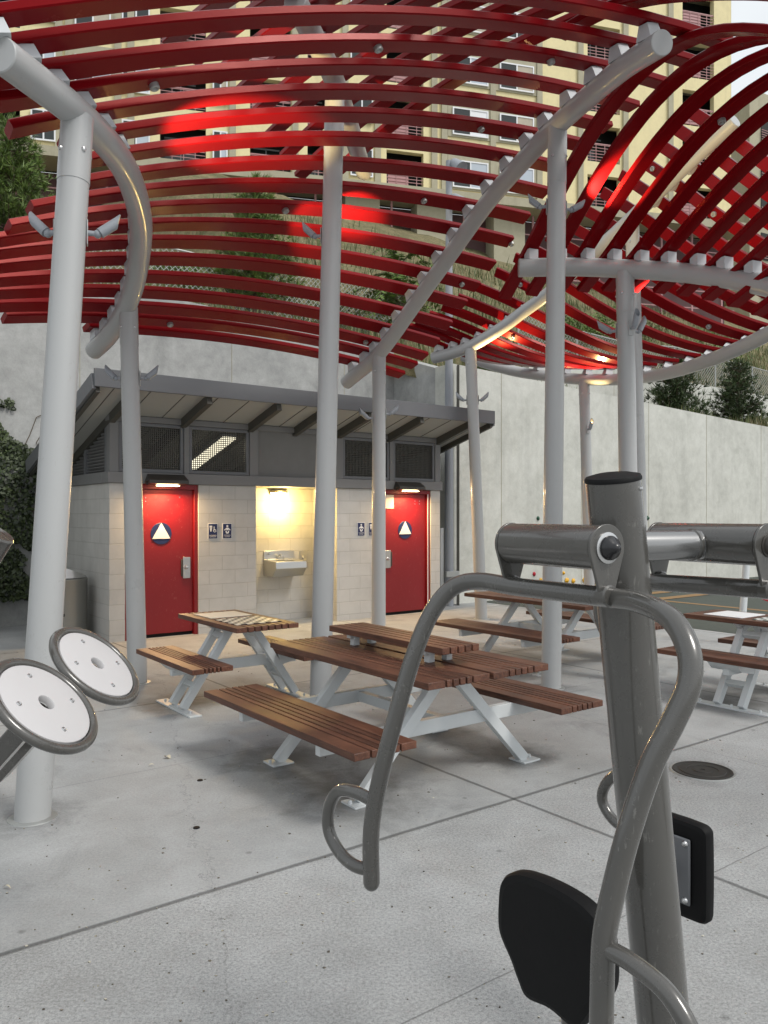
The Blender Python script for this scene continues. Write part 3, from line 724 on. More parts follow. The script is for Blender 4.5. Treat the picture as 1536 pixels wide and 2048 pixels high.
# ivy on the left wall
r = empty("ivy_plant", BL(-2.0, QL)); tag(r, "dark ivy climbing the concrete wall left of the restroom", "ivy"); c = MB(); t = MB(); rnd = random.Random(5)
for i in range(26):
    x = rnd.uniform(-3.2, -.2); z = rnd.uniform(.4, .9); pts = []
    for k in range(14):
        pts.append(BL(x, QL - .02, z)); x += rnd.gauss(0, .09); z += rnd.uniform(.10, .30)
        if z > 3.9: break
    if len(pts) > 2: t.tube(pts, .006, 4, caps=False)
for i in range(42000):
    x = rnd.uniform(-3.35, -.15); f = rnd.random(); z = .40 + 3.1 * f
    dens = (1.0 if z < 2.6 else max(0, 1 - (z - 2.6) / 1.2)) * (.45 + .55 * math.sin(x * 2.3 + z * 3.1 + math.sin(z * 5)))
    hole = math.sin(x * 1.7 + 2) * math.sin(z * 2.3 + x)
    nz = mnoise.noise(V((x * 1.5, z * 1.2, 3))) + .5 * mnoise.noise(V((x * 4, z * 4, 7)))
    if nz < -.50 + .70 * sstep(2.3, 3.6, z): continue
    if rnd.random() > dens + .45 * (z < 2.5) - .3 * (hole > .7): continue
    p = BL(x, QL - rnd.uniform(.015, .15 if z < 2.4 else .07), z); s = rnd.uniform(.018, .045)
    nrm = (D2 + V((rnd.gauss(0, .5), rnd.gauss(0, .5), rnd.gauss(0, .3) + .3))).normalized(); a = nrm.orthogonal().normalized(); a.rotate(Matrix.Rotation(rnd.uniform(0, 6.28), 3, nrm)); b = nrm.cross(a)
    c.add([p - a * s, p + b * s * .7 - a * .2 * s, p + a * s, p - b * s * .7 - a * .2 * s], [(0, 1, 2, 3)])
t.build("stem", M["bark"], r); c.build("foliage", M["ivy_leaf"], r)

# chain link fences
def chain_fence(line, h, label, base):
    r = empty("chain_link_fence", base); tag(r, label, "fence", "chain link fences on the slope"); w_ = MB(); po = MB()
    for a, b in zip(line[:-1], line[1:]):
        t = (b - a); L = t.length; t = t / L; n = int(L / .14)
        po.tube([a, a + UP * h], .028, 8); po.tube([a + UP * h, b + UP * h], .02, 8)
        def pt(s, z):
            return a + t * s + UP * z
        s = -h
        while s < L:
            s0, s1 = max(s, 0), min(s + h, L)
            if s1 > s0:
                w_.bar(pt(s0, s0 - s), pt(s1, s1 - s), .009, .009); w_.bar(pt(s0, h - (s0 - s)), pt(s1, h - (s1 - s)), .009, .009)
            s += .13
    po.tube([line[-1], line[-1] + UP * h], .028, 8)
    po.build("post", M["galv"], r); w_.build("wire_mesh", M["galv"], r)
def onhill(x, y): return BL(x, y, hill_z(x, y))
chain_fence([onhill(0 + 2.4 * i, 5.6) for i in range(5)], 1.25, "chain link fence on the slope above the restroom", onhill(4, 5.6))
chain_fence([onhill(13 + 2.5 * i, 5.0) for i in range(11)], 1.2, "chain link fence above the white upper wall at right", onhill(14, 4.95))

# ---------------------------------------------------------------- flats on the hill
AO = V((1.1, 42.0, 0)); AA = R(15); AX = V((math.cos(AA), math.sin(AA), 0)); AY = V((-math.sin(AA), math.cos(AA), 0))
def wpx(px):
    r_ = (px - CXP) / FPX; return (42 * r_ - 1.1) / (math.cos(AA) - math.sin(AA) * r_)
apt = empty("apartment_building", AO, AA); BASE[apt.name] = V((0, 0, 0))
tag(apt, "large tan apartment block with recessed balconies on the hill", "apartment building")
W0, W1 = wpx(-260), wpx(1462); F0, FH, NS = 18.7, 2.8, 6
ops = [(-190, -110), (-10, 40), (320, 412), (500, 583), (615, 660), (773, 847), (1175, 1240), (1365, 1428)]
ops = [(wpx(a), wpx(b)) for a, b in ops]
wins = [(-95, -40), (62, 112), (150, 222), (244, 300), (425, 455), (700, 745), (904, 975), (998, 1066)]
wins = [(wpx(a), wpx(b)) for a, b in wins]
m = MB(); d = MB()
for s in range(-0, NS):
    zf = F0 + s * FH; m.box(W0, W1, 0, .35, zf + 2.05, zf + FH)
    prev = W0
    for a, b in ops + [(W1, W1)]:
        m.box(prev, a, 0, .35, zf, zf + 2.05); prev = b
top = F0 + NS * FH
m.box(W0, W1, .36, 14, F0 - .3, top - .02)  if False else None
m.build("wall", M["stucco"], apt)
b_ = MB(); b_.box(W0, W1, -.25, .5, top, top + 2.2); b_.box(W1 - .02, W1 + .25, .3, 15, F0 - 4.5, top + 2.2); b_.build("parapet", M["stucco_brown"], apt)
rc = MB(); rc.box(W0, W1, 1.5, 1.7, F0 - .3, top); rc.build("balcony_back_wall", M["opening_shade"], apt)  # dark plane behind the recesses, their shade put into its colour
fl = MB()
for s in range(NS + 1): fl.box(W0, W1, .36, 1.49, F0 + s * FH - .2, F0 + s * FH)
fl.build("balcony_floor", M["stucco_dull"], apt)
pl = MB()
for px in (118, 138, 236, 262, 465, 590, 690, 755, 868, 888, 985, 1078, 1160, 1250, 1340):
    ww = wpx(px); pl.box(ww - .16, ww + .16, -.12, -.003, F0 - .3, top)
pl.build("pilaster", M["stucco_dull"], apt)
for s in range(NS):
    for a, b in ((wpx(895), wpx(1075)), (wpx(142), wpx(232))):
        bd = MB(); bd.box(a, b, -.06, -.003, F0 + s * FH + .35, F0 + s * FH + 2.45); bd.build("window_bay", M["stucco_dull"], apt)
for s in range(NS):
    zf = F0 + s * FH
    for a, b in wins:
        z0, z1 = zf + .45, zf + 1.9; mid = a + (b - a) * .48; f = MB(); t = .07; y0 = -.14
        f.box(a, b, y0, y0 + .07, z0, z0 + t); f.box(a, b, y0, y0 + .07, z1 - t, z1); f.box(a, a + t, y0, y0 + .07, z0 + t, z1 - t); f.box(b - t, b, y0, y0 + .07, z0 + t, z1 - t); f.box(mid, mid + t, y0, y0 + .07, z0 + t, z1 - t)
        o = f.build("window", M["white_frame"], apt)
        p = MB(); p.box(a + t, mid, y0 + .03, y0 + .05, z0 + t, z1 - t); p.build("pane", M["glass_dark"], o)
        p = MB(); p.box(mid + t, b - t, y0 + .03, y0 + .05, z0 + t, z1 - t); p.build("pane", M[random.choice(('glass_pale', 'glass_pale', 'glass_dark', 'curtain', 'white_frame'))], o)
    for i, (a, b) in enumerate(ops):
        rl = MB(); z = zf + .12
        rl.box(a, b, .04, .08, zf + 1.02, zf + 1.07)
        while z < zf + 1.0: rl.box(a, b, .05, .07, z, z + .03); z += .17
        x = a
        while x < b: rl.box(x, x + .03, .045, .075, zf, zf + 1.02); x += .55
        if i % 2: rl.box(a + .1, a + (b - a) * .6, .08, .09, zf + .1, zf + 1.0)
        o = rl.build("balcony_railing", M["pink_metal"], apt)
        gd = MB(); gd.box(a + .2, a + .2 + (b - a) * .7, 1.42, 1.48, zf + .05, zf + 1.95); go = gd.build("balcony_door", M["glass_dark"], apt)
        fr = MB(); fr.box(a + .18 + (b - a) * .36, a + .24 + (b - a) * .36, 1.38, 1.415, zf + .05, zf + 1.95); fr.box(a + .2, a + .2 + (b - a) * .7, 1.38, 1.415, zf + 1.9, zf + 1.97); fr.build("door_frame", M["pole_dark"], go)
# garage level
lg = MB(); lg.box(W0, W1, -1.4, .36, F0 - .75, F0 - .3); lg.build("ledge", M["stucco_dull"], apt)
gp = MB(); gp.box(W0, W1, .6, .8, 11.0, F0 - .75); gp.build("garage_panel", M["purple_panel"], apt)
for px in (440, 720, 860, 1010): gw = MB(); ww = wpx(px); gw.box(ww - .9, ww + .9, -.6, .55, 11.5, F0 - .75); gw.build("garage_pier", M["stucco_dull"], apt)
gs = MB(); x = W0
while x < W1: gs.box(x - .05, x + .05, -.3, -.2, 11.5, F0 - .75); x += 2.0
for z in (13.6, 14.6, 16.9): gs.box(W0, W1, -.28, -.22, z, z + .06)
gs.build("garage_screen_frame", M["pink_metal"], apt)
# second block behind at the right edge
ap2 = empty("apartment_building", V((29, 62, 0)), R(28)); BASE[ap2.name] = V((0, 0, 0)); tag(ap2, "greenish tan apartment block further right with railed balconies", "apartment building")
m = MB(); m.box(-1, 24, 0, 12, 9, 34.5); m.build("wall", M["stucco_dull"], ap2)
m = MB(); m.box(4, 24, -1.5, -.003, 9, 36); m.build("wing", M["stucco"], ap2)
for k in range(5):
    z = 18.5 + 3 * k; m = MB(); m.box(.3, 3.6, -.05, -.004, z, z + 2.1); o = m.build("balcony_shade", M["opening_shade"], ap2)  # flat dark panel on the wall, painted shade of a balcony recess
    m = MB()
    for q in range(6): m.box(.2, 3.7, -.18, -.14, z + .1 + .18 * q, z + .14 + .18 * q)
    m.build("balcony_railing", M["pink_metal"], o)
    m = MB(); m.box(6, 8.2, -1.56, -1.504, z, z + 1.6); m.build("window", M["glass_dark"], ap2)

# ---------------------------------------------------------------- shade canopies
RB, RC = .095, .095
COLS = {}
def column(canopy, key, foot, top, r0=.097, r1=.088):
    m = MB(); foot, top = V(foot), V(top); ax = (top - foot).normalized()
    m.tube([foot - ax * .02, top], [r0, r1], 28); o = m.build("column", M["pipe_grey"], canopy)
    s = MB(); q = foot.lerp(top, .90); s.tube([q, top - ax * .0], [r1 + .004, r1 + .004], 28); s.build("sleeve", M["pipe_grey"], o)
    b = MB(); q = foot.lerp(top, .945)
    for k in range(4):
        a = k * math.pi / 2 + .9; d = V((math.cos(a), math.sin(a), 0)); b.lathe(q + d * (r1 + .002), d, [(.0, .016), (.012, .013), (.016, 0)], 10)
    b.build("bolt", M["bolt_steel"], o)
    c = MB(); c.lathe(foot, UP, [(r0 + .035, 0), (r0 + .033, .006), (r0 - .002, .01)], 28); c.build("base_seal", M["galv"], o)
    COLS[key] = (foot, top); return o
def beam(canopy, path, r=RB):
    m = MB(); m.tube(path, r, 24, bev=.006); return m.build("beam", M["pipe_grey"], canopy)
SW, SH, OFF = .150, .060, .215
SLATS = []
def slat(canopy, pa, pb, ta, tb, sag, eL, eR, w0=SW, h0=SH, blocks=(True, True), lc=1.2):
    """one bent red slat over two beams: pa, pb on the beams, ta, tb the beam directions."""
    ch = (pb - pa); L = ch.length
    na = ch.cross(ta); na = na if na.z > 0 else -na; na.normalize(); nb = ch.cross(tb); nb = nb if nb.z > 0 else -nb; nb.normalize()
    a = pa + na * OFF; b = pb + nb * OFF; n = 22; pts = []; ups = []
    for i in range(n + 1):
        u = -eL / L + (1 + (eL + eR) / L) * i / n; un = max(0, min(1, u)); nn = (na * (1 - un) + nb * un).normalized()
        pts.append(a.lerp(b, u) + nn * (4 * sag * (u * (1 - u) if u > 0 else u * (1 + lc * u)))); ups.append(nn)
    m = MB(); m.sweep(pts, ups, w0, h0); o = m.build("slat", M["red_paint"], canopy)
    for p, nn, tt, on in ((pa, na, ta, blocks[0]), (pb, nb, tb, blocks[1])):
        if not on: continue
        k = MB(); x = ch.normalized(); y = nn.cross(x).normalized(); z0 = RB - .02; z1 = OFF - h0 / 2 - .001
        c0, c1 = p + nn * z0, p + nn * z1
        vs = [c0 + x * sx * .065 + y * sy * .075 for sx, sy in ((-1, -1), (1, -1), (1, 1), (-1, 1))] + [c1 + x * sx * .055 + y * sy * .045 for sx, sy in ((-1, -1), (1, -1), (1, 1), (-1, 1))]
        k.add(vs, [(3, 2, 1, 0), (4, 5, 6, 7), (0, 1, 5, 4), (1, 2, 6, 5), (2, 3, 7, 6), (3, 0, 4, 7)])
        k.build("spacer_block", M["bracket_grey"], o)
    SLATS.append((o, pts, ups, h0)); return o

# --- first canopy: beams A and B
cA = empty("shade_canopy", V((0, 7.5, 0))); tag(cA, "wavy red slat canopy with bent grey pipes over the near tables", "canopy", "red slat canopies")
A = crom([P(*q) for q in ((0, 108, 4.2), (75, 165, 4.5), (155, 228, 4.85), (225, 300, 5.4), (262, 365, 6.0), (281, 440, 6.7), (279, 510, 7.3), (267, 575, 7.8), (245, 630, 8.2), (215, 675, 8.5), (187, 702, 8.75))], 6)
Bp = crom([P(*q) for q in ((1325, 85, 6.1), (1235, 145, 6.7), (1115, 250, 7.75), (1050, 318, 8.25), (975, 405, 8.9), (900, 510, 9.55), (830, 608, 10.15), (758, 708, 10.8), (692, 766, 11.4))], 6)
column(cA, "near", G(65, 1636), P(155, 235, 4.83), .097, .090)
column(cA, "left", G(275, 1365), P(257, 615, 8.1))
column(cA, "right", V((1.64, 7.85, 0)), P(1115, 255, 7.74))
column(cA, "middle", G(757, 1280), P(758, 712, 10.8))
beam(cA, A); beam(cA, Bp)
apx = [(19, 90), (80, 140), (138, 185), (185, 240), (218, 288), (243, 328), (260, 366), (272, 402), (279, 434), (281, 465), (279, 495), (275, 525), (270, 556), (260, 588), (248, 618), (232, 645), (215, 668), (197, 690)]
bpx = [(1298, 95), (1245, 138), (1193, 178), (1143, 222), (1098, 262), (1062, 300), (1022, 345), (983, 392), (949, 438), (918, 485), (886, 528), (858, 570), (831, 606), (804, 645), (778, 680), (753, 708), (732, 728), (710, 748)]
eLs = [1.5, .15, .75, .95, .60, .38, .42, .50, .88, 1.1, 1.35, 1.6, 1.7, 1.7, 1.6, 1.4, 1.05, .12]
for i in range(18):
    pa, ta = nearest(A, *apx[i]); pb, tb = nearest(Bp, *bpx[i])
    slat(cA, pa, pb, ta, tb, .20 - .11 * i / 17, eLs[i], .95, w0=.138 + .026 * min(1, i / 8), h0=.061, lc=1.2 if i < 4 else -1.2)
# --- canopy at the right over the machine side: beam D with arches
cD = empty("shade_canopy", V((2.6, 8, 0))); tag(cD, "arched red slat canopy rising to the right above the press machine", "canopy", "red slat canopies")
Dp = crom([P(*q) for q in ((1037, 536, 8.5), (1140, 534, 8.45), (1253, 538, 8.25), (1400, 549, 7.75), (1536, 572, 7.1), (1680, 615, 6.3), (1800, 665, 5.6))], 6)
beam(cD, Dp); fD = V((2.50, 8.25, 0)); column(cD, "front ring", G(1262, 1361), P(1250, 545, 8.25))
eD = V((.38, -.92, 0))
D2p = [p + eD * 3.75 + UP * .1 for p in Dp]
beam(cD, D2p); column(cD, "hidden", V((D2p[22].x, D2p[22].y, 0)), D2p[22])
dpx = [1064, 1120, 1176, 1230, 1284, 1338, 1395, 1453, 1507, 1562, 1620, 1680, 1740]
amp = [.95, .87, .79, .71, .65, .60, .56, .53, .5, .5, .5, .5, .5]
for i, px in enumerate(dpx):
    pa, ta = nearest(Dp, px, 540 if px < 1450 else 540 + (px - 1450) * .35); n = 26; pts = []; ups = []; a = pa + UP * OFF
    for k in range(n + 1):
        t = -.55 + 4.7 * k / n; z = amp[i] * math.sin(math.pi * (t + .0) / 3.75) * (1 if t > 0 else .9) + .1 * t / 3.75
        pts.append(a + eD * t + UP * z)
    for k in range(n + 1):
        tt = (pts[min(k + 1, n)] - pts[max(k - 1, 0)]).normalized(); sx = tt.cross(UP).normalized(); ups.append(sx.cross(tt))
    m = MB(); m.sweep(pts, ups, SW, SH); o = m.build("slat", M["red_paint"], cD); SLATS.append((o, pts, ups, SH))
    kx = MB(); kx.obox(pa + UP * (OFF - SH / 2 + RB - .02) / 2, eD * .05, V((eD.y, -eD.x, 0)) * .055, UP * ((OFF - SH / 2) - (RB - .02)) / 2); kx.build("spacer_block", M["bracket_grey"], o)
a0 = [P(1120, 70, 6.9), P(1200, 25, 6.5), P(1290, -2, 6.1), P(1400, -14, 5.7), P(1536, -14, 5.3), P(1680, 10, 4.9)]
pts = crom(a0, 5); ups = [UP] * len(pts); m = MB(); m.sweep(pts, ups, SW, SH); o = m.build("slat", M["red_paint"], cD)
# --- far canopy: beams E and F
cE = empty("shade_canopy", V((3, 12.5, 0))); tag(cE, "sagging red slat canopy on a curved ring pipe by the pale wall", "canopy", "red slat canopies")
Ep = crom([P(*q) for q in ((866, 716, 13.4), (905, 706, 13.2), (943, 692, 12.95), (1000, 658, 12.6), (1045, 625, 12.35), (1090, 592, 12.05), (1150, 540, 11.6), (1252, 447, 11.0), (1370, 333, 10.2), (1470, 240, 9.6))], 6)
Fp = crom([P(*q) for q in ((925, 712, 14.6), (1019, 740, 14.3), (1095, 752, 14.0), (1170, 759, 13.6), (1255, 758, 13.0), (1330, 747, 12.2), (1400, 727, 11.4), (1470, 700, 10.7), (1536, 668, 10.1), (1640, 612, 9.3), (1740, 552, 8.6), (1860, 480, 7.9))], 6)
beam(cE, Ep); beam(cE, Fp)
column(cE, "far left", G(963, 1238), P(941, 698, 12.95)); column(cE, "far ring", G(1181, 1226), P(1168, 762, 13.6)); column(cE, "behind", G(1286, 1276), P(1264, 440, 11.0))
epx = [(878, 715), (905, 706), (929, 698), (956, 684), (983, 668), (1013, 648), (1044, 626), (1078, 601), (1110, 575), (1140, 549), (1172, 520), (1203, 493), (1235, 463), (1268, 432), (1300, 400), (1335, 368), (1370, 333), (1405, 300), (1440, 268)]
fpx = [(1075, 750), (1129, 756), (1172, 759), (1213, 759), (1250, 758), (1288, 754), (1328, 747), (1370, 737), (1408, 725), (1446, 710), (1481, 695), (1518, 677), (1556, 658), (1596, 636), (1636, 614), (1678, 590), (1720, 564), (1764, 537), (1808, 510)]
for i in range(19):
    pa, ta = nearest(Ep, *epx[i]); pb, tb = nearest(Fp, *fpx[i])
    slat(cE, pa, pb, ta, tb, -.12 - .006 * i, .85, .12)
# --- high canopy behind: beam C
cC = empty("shade_canopy", V((-.4, 8, 0))); tag(cC, "high straight red slats crossing above the wavy canopy on one pipe", "canopy", "red slat canopies")
Cp = crom([P(590, 0, 6.35), P(612, 45, 6.6), P(672, 170, 7.5), P(728, 345, 9.47)], 8)
beam(cC, Cp); column(cC, "centre", V((-.575, 7.22, 0)), P(670, 180, 7.42)); column(cC, "rear hidden", V((-.2, 9.6, 0)), P(716, 300, 8.9)) if False else None
dC = V((.62, -.78, 0)).normalized()
for k in range(9):
    o0 = V((-.05 - .405 * k, 9.0, 5.90)); tc = .555 * k - .35; s0 = tc - (.45 if k == 0 else 1.0 + .12 * k); s1 = 4.2; n = 14; pts = []
    for i in range(n + 1):
        t = s0 + (s1 - s0) * i / n; pts.append(o0 + dC * t + UP * (.16 - .05 * (t - 1.3) ** 2 if k < 99 else 0))
    ups = [UP] * (n + 1); m = MB(); m.sweep(pts, ups, SW, SH); o = m.build("slat", M["red_paint"], cC); SLATS.append((o, pts, ups, SH))
    if k < 8:
        q = o0 + dC * tc; kx = MB(); kx.box(q.x - .05, q.x + .05, q.y - .05, q.y + .05, q.z - .14, q.z + .06); kx.build("spacer_block", M["bracket_grey"], o)
# small round fittings under the slats
for px, py in ((303, 160), (750, 103), (1090, 110), (552, 395), (835, 400), (965, 258), (1040, 463), (900, 575), (358, 641), (715, 685), (1320, 333), (1435, 232), (1423, 435), (1410, 655), (1018, 672), (1040, 565)):
    best = None
    for o, pts, ups, h0 in SLATS:
        for i in range(len(pts)):
            if pts[i].y < 1: continue
            x, y = proj(pts[i]); dd = (x - px) ** 2 + (y - py) ** 2
            if best is None or dd < best[0]: best = (dd, o, pts[i], ups[i], h0)
    dd, o, p, u, h0 = best; m = MB()
    m.lathe(p - V(u) * (h0 / 2 - .001), -V(u), [(.034, 0), (.034, .03), (.028, .036), (.020, .034), (.012, .020), (0, .02)], 16); m.build("fitting", M["galv"], o)

# ---------------------------------------------------------------- spotlights on the columns
def on_col(key, py):
    f, t = COLS[key]; best = None
    for i in range(401):
        p = f.lerp(t, i / 400); y = proj(p)[1]
        if best is None or abs(y - py) < best[0]: best = (abs(y - py), p)
    return best[1]
def spotlight(key, py, ang, label, tilt=42, lit=0.0, aim=None, L=.135, size=85):
    """ang: compass direction in which it leans off the column (0 = to the right in the picture, 90 = away)."""
    c = on_col(key, py); d = V((math.cos(R(ang)), math.sin(R(ang)), 0)); q = c + d * .10
    r = empty("spotlight", q); tag(r, label, "spotlight", "cylinder spotlights on the columns")
    m = MB(); m.tube([q - d * .02, q + d * .05], .016, 10); m.ball(q + d * .055, .026); m.build("bracket", M["pole_dark"], r)
    ax = (d * math.cos(R(tilt)) + UP * math.sin(R(tilt))).normalized(); s0 = q + d * .06 + ax * .01
    n = 20; x = ax.cross(UP).normalized(); y = x.cross(ax); vs = []; fs = []
    rad = .031
    for ring in range(3):
        for k in range(n):
            a = 2 * math.pi * k / n; o = x * math.cos(a) * rad + y * math.sin(a) * rad
            h = (0, L, L)[ring] + (.034 * math.sin(a) if ring else 0); sc = (1, 1, .8)[ring]; vs.append(s0 + o * sc + ax * h)
    for k in range(n): k2 = (k + 1) % n; fs.append((k, k2, n + k2, n + k)); fs.append((n + k, n + k2, 2 * n + k2, 2 * n + k))
    m = MB(); m.add(vs, fs, True); m.add(vs[:n], [tuple(range(n - 1, -1, -1))]); m.build("housing", M["pole_dark"], r)
    m = MB(); m.lathe(s0 + ax * (L * .7), ax, [(0, 0), (rad * .97, 0)], 16); m.build("lens", M["spot_glow"] if lit else M["glass_dark"], r)
    bp = MB(); t = V((-d.y, d.x, 0)); bp.obox(c + d * .0955, t * .028, d * .004, UP * .075); bp.build("cover_plate", M["pipe_grey"], r, bevel=.006)
    if lit:
        Lm = bpy.data.lights.new("spot_light", 'SPOT'); Lm.energy = lit; Lm.color = (1, .72, .30); Lm.spot_size = R(size); Lm.spot_blend = .6; Lm.shadow_soft_size = .03
        lo = bpy.data.objects.new("spot_light", Lm); scn.collection.objects.link(lo); lo.parent = r; lp = s0 + ax * (L * .98 + .07); lo.location = lp - q
        dirv = ax if aim is None else (V(aim) - lp).normalized()
        lo.rotation_euler = (-dirv).to_track_quat('Z', 'Y').to_euler()
spotlight("near", 462, 165, "left of two spotlights on the nearest column")
spotlight("near", 462, 20, "right of two spotlights on the nearest column", lit=900, tilt=38, aim=P(462, 262, 6.35), size=31)
spotlight("left", 755, 168, "left spotlight on the column by the restroom roof corner")
spotlight("left", 755, 12, "right spotlight on the column by the restroom roof corner")
spotlight("centre", 470, 172, "lit spotlight on the left side of the tall centre column", lit=150, aim=P(640, 455, 8.3), size=44)
spotlight("centre", 470, 80, "lit spotlight hidden on the far side of the tall centre column", lit=330, aim=P(698, 425, 8.4), size=38)
spotlight("right", 412, 165, "left spotlight on the column carrying the sloping pipe", lit=6, aim=P(1070, 260, 7.6), size=50)
spotlight("right", 418, 15, "right spotlight on the column carrying the sloping pipe", lit=85, tilt=30, aim=(2.42, 7.92, 5.12), size=95)
spotlight("middle", 838, 200, "left spotlight on the column in front of the right red door", tilt=40)
spotlight("middle", 828, 20, "right spotlight on the column in front of the right red door", tilt=40)
spotlight("far left", 800, 165, "left spotlight on the far column beside the roof end")
spotlight("far left", 800, 15, "right spotlight on the far column beside the roof end", lit=220, aim=P(1020, 560, 12.0), size=80)
spotlight("front ring", 660, 285, "front spotlight on the ring pipe column above the press machine", tilt=70)
spotlight("front ring", 660, 160, "left spotlight on the ring pipe column above the press machine", tilt=35)
spotlight("front ring", 660, 20, "right spotlight on the ring pipe column above the press machine", tilt=60, lit=200, aim=P(1330, 470, 9.0), size=80)
spotlight("far ring", 860, 285, "front spotlight on the far column by the pale wall", tilt=65, lit=200, aim=P(1165, 715, 12.9), size=80)

# ---------------------------------------------------------------- tables
def slab_slats(m, u0, u1, vals, z, th):
    for v0, v1 in vals: m.box(u0, u1, v0, v1, z - th, z)
def make_table(L, tw, bw0, bw1, long_, shelf=False, boards=None):
    """picnic table, local x = length (u), y = width (v); base at the ground centre"""
    r = empty("picnic_table", V((0, 0, 0)))
    BASE[r.name] = V((0, 0, 0)); th = .042
    def strip(v0, v1, n_narrow, wide):         # wide board, narrow slats, wide board
        out = [(v0, v0 + wide), (v1 - wide, v1)]; gap = .011; nb = (v1 - v0 - 2 * wide - gap) / n_narrow
        for k in range(n_narrow): out.append((v0 + wide + gap + k * nb, v0 + wide + (k + 1) * nb))
        return out
    m = MB()
    if tw > .8:
        vals = strip(-tw / 2, -.02, 4, .13) + strip(.02 - .008, tw / 2, 4, .13)
    else: vals = strip(-tw / 2, tw / 2, 6, .10)
    slab_slats(m, -L / 2, L / 2, vals, .75, th); m.build("tabletop", M["wood"], r, bevel=.004)
    for s in (-1, 1):
        v0, v1 = sorted((s * bw0, s * bw1)); m = MB(); slab_slats(m, -L / 2 - .02, L / 2 + .02, strip(v0, v1, 4, .105), .45, th); m.build("bench", M["wood"], r, bevel=.004)
    if long_:
        for u in (-.48, .48):
            m = MB(); m.bar((u, -bw1 + .06, .365), (u, bw1 - .06, .365), .05, .09); m.build("cross_beam", M["table_white"], r, bevel=.004)
            for s in (-1, 1):
                m = MB(); m.bar((u + .03, s * .70, .01), (u + .03, s * .03, .70), .055, .075, up=(0, 1, 0)); o = m.build("leg", M["table_white"], r, bevel=.004)
                f = MB(); f.box(u - .045, u + .105, s * .70 - .07, s * .70 + .09, 0, .012); f.lathe((u + .03, s * .70 + s * .055, .012), UP, [(.012, 0), (.012, .02), (0, .022)], 8); f.build("foot_plate", M["table_white"], o, bevel=.002)
            for s in (-1, 1):                     # gusset brackets under bench and top
                m = MB(); m.prism([(u - .004, s * (bw0 + .03), .404), (u - .004, s * (bw1 - .03), .404), (u - .004, s * (bw1 - .10), .335), (u - .004, s * (bw0 + .10), .32)], (.03, 0, 0)); m.build("bench_bracket", M["table_white"], r)
            m = MB(); m.prism([(u - .02, -tw / 2 + .06, .706), (u - .02, tw / 2 - .06, .706), (u - .02, tw / 2 - .16, .65), (u - .02, -tw / 2 + .16, .65)], (.04, 0, 0)); m.build("top_bracket", M["table_white"], r)
        m = MB(); m.bar((-.5, 0, .365), (.5, 0, .365), .05, .07); m.build("centre_beam", M["table_white"], r)
    else:
        m = MB(); m.bar((0, -bw1 + .08, .345), (0, bw1 - .08, .345), .06, .10); m.build("cross_beam", M["table_white"], r, bevel=.004)
        for s in (-1, 1):
            m = MB()
            for u in (-.115, .115): m.bar((u, s * .56, .02), (u, s * .10, .70), .055, .07, up=(0, 1, 0))
            for f in (.26, .50, .86):
                q0 = V((0, s * .56, .02)).lerp(V((0, s * .10, .70)), f); m.bar(q0 + V((-.09, 0, 0)), q0 + V((.09, 0, 0)), .05, .05, up=(0, 1, 1))
            o = m.build("leg", M["table_white"], r, bevel=.003)
            f = MB(); f.box(-.38, .38, s * .56 - .05, s * .56 + .06, 0, .014)
            for q in (-.28, .02, .28): f.lathe((q, s * .56 + .0, .014), UP, [(.011, 0), (.011, .022), (0, .024)], 8)
            f.build("foot_plate", M["table_white"], o, bevel=.002)
            m = MB(); m.prism([(-.14, s * (bw0 + .02), .404), (-.14, s * (bw1 - .02), .404), (-.14, s * (bw1 - .09), .34), (-.14, s * (bw0 + .06), .30)], (.28, 0, 0)); m.build("bench_bracket", M["table_white"], r)
        m = MB(); m.prism([(-.15, -tw / 2 + .05, .706), (-.15, tw / 2 - .05, .706), (-.15, tw / 2 - .13, .65), (-.15, -tw / 2 + .13, .65)], (.05, 0, 0)); m.prism([(.10, -tw / 2 + .05, .706), (.10, tw / 2 - .05, .706), (.10, tw / 2 - .13, .65), (.10, -tw / 2 + .13, .65)], (.05, 0, 0)); m.build("top_bracket", M["table_white"], r)
    if shelf:
        m = MB(); slab_slats(m, -.64, .64, [(-.155, -.095), (-.085, -.03), (-.02, .03), (.04, .09), (.10, .155)], .875, .042); m.build("shelf", M["wood"], r, bevel=.003)
        m = MB()
        for u in (-.42, .42): m.box(u - .025, u + .025, -.13, .13, .805, .832); m.box(u - .025, u + .025, -.10, -.05, .751, .805); m.box(u - .025, u + .025, .05, .10, .751, .805)
        m.build("shelf_bracket", M["table_white"], r, bevel=.002)
    if boards:
        m = MB(); m.box(-.46, -.08, -.21, .21, .751, .757); m.build("plain_board", M[boards[0]], r, bevel=.001)
        m = MB(); m.box(.02, .46, -.22, .22, .751, .757); m.build("game_board", M[boards[1]], r, bevel=.001)
    return r
TR = math.atan2(-.8, .6)
t1 = make_table(1.83, 1.0, .60, 1.02, True, shelf=True); t1.location = (.10, 5.53, 0); t1.rotation_euler.z = TR
tag(t1, "long brown slatted table with a raised middle shelf nearest the viewer", "picnic table", "picnic tables under the canopies")
t3 = make_table(1.83, 1.0, .60, 1.02, True); t3.location = (1.92, 9.27, 0); t3.rotation_euler.z = TR
tag(t3, "long brown slatted table partly behind the press machine post", "picnic table", "picnic tables under the canopies")
t2 = make_table(1.24, .60, .34, .70, False, boards=("beige_board", "checker")); t2.location = (-1.36, 7.34, 0); t2.rotation_euler.z = TR
tag(t2, "short chess table with a beige board in front of the left red door", "picnic table", "picnic tables under the canopies")
t4 = make_table(1.24, .60, .34, .70, False, boards=("white_frame", "checker_pale")); t4.location = (3.48, 7.36, 0); t4.rotation_euler.z = TR
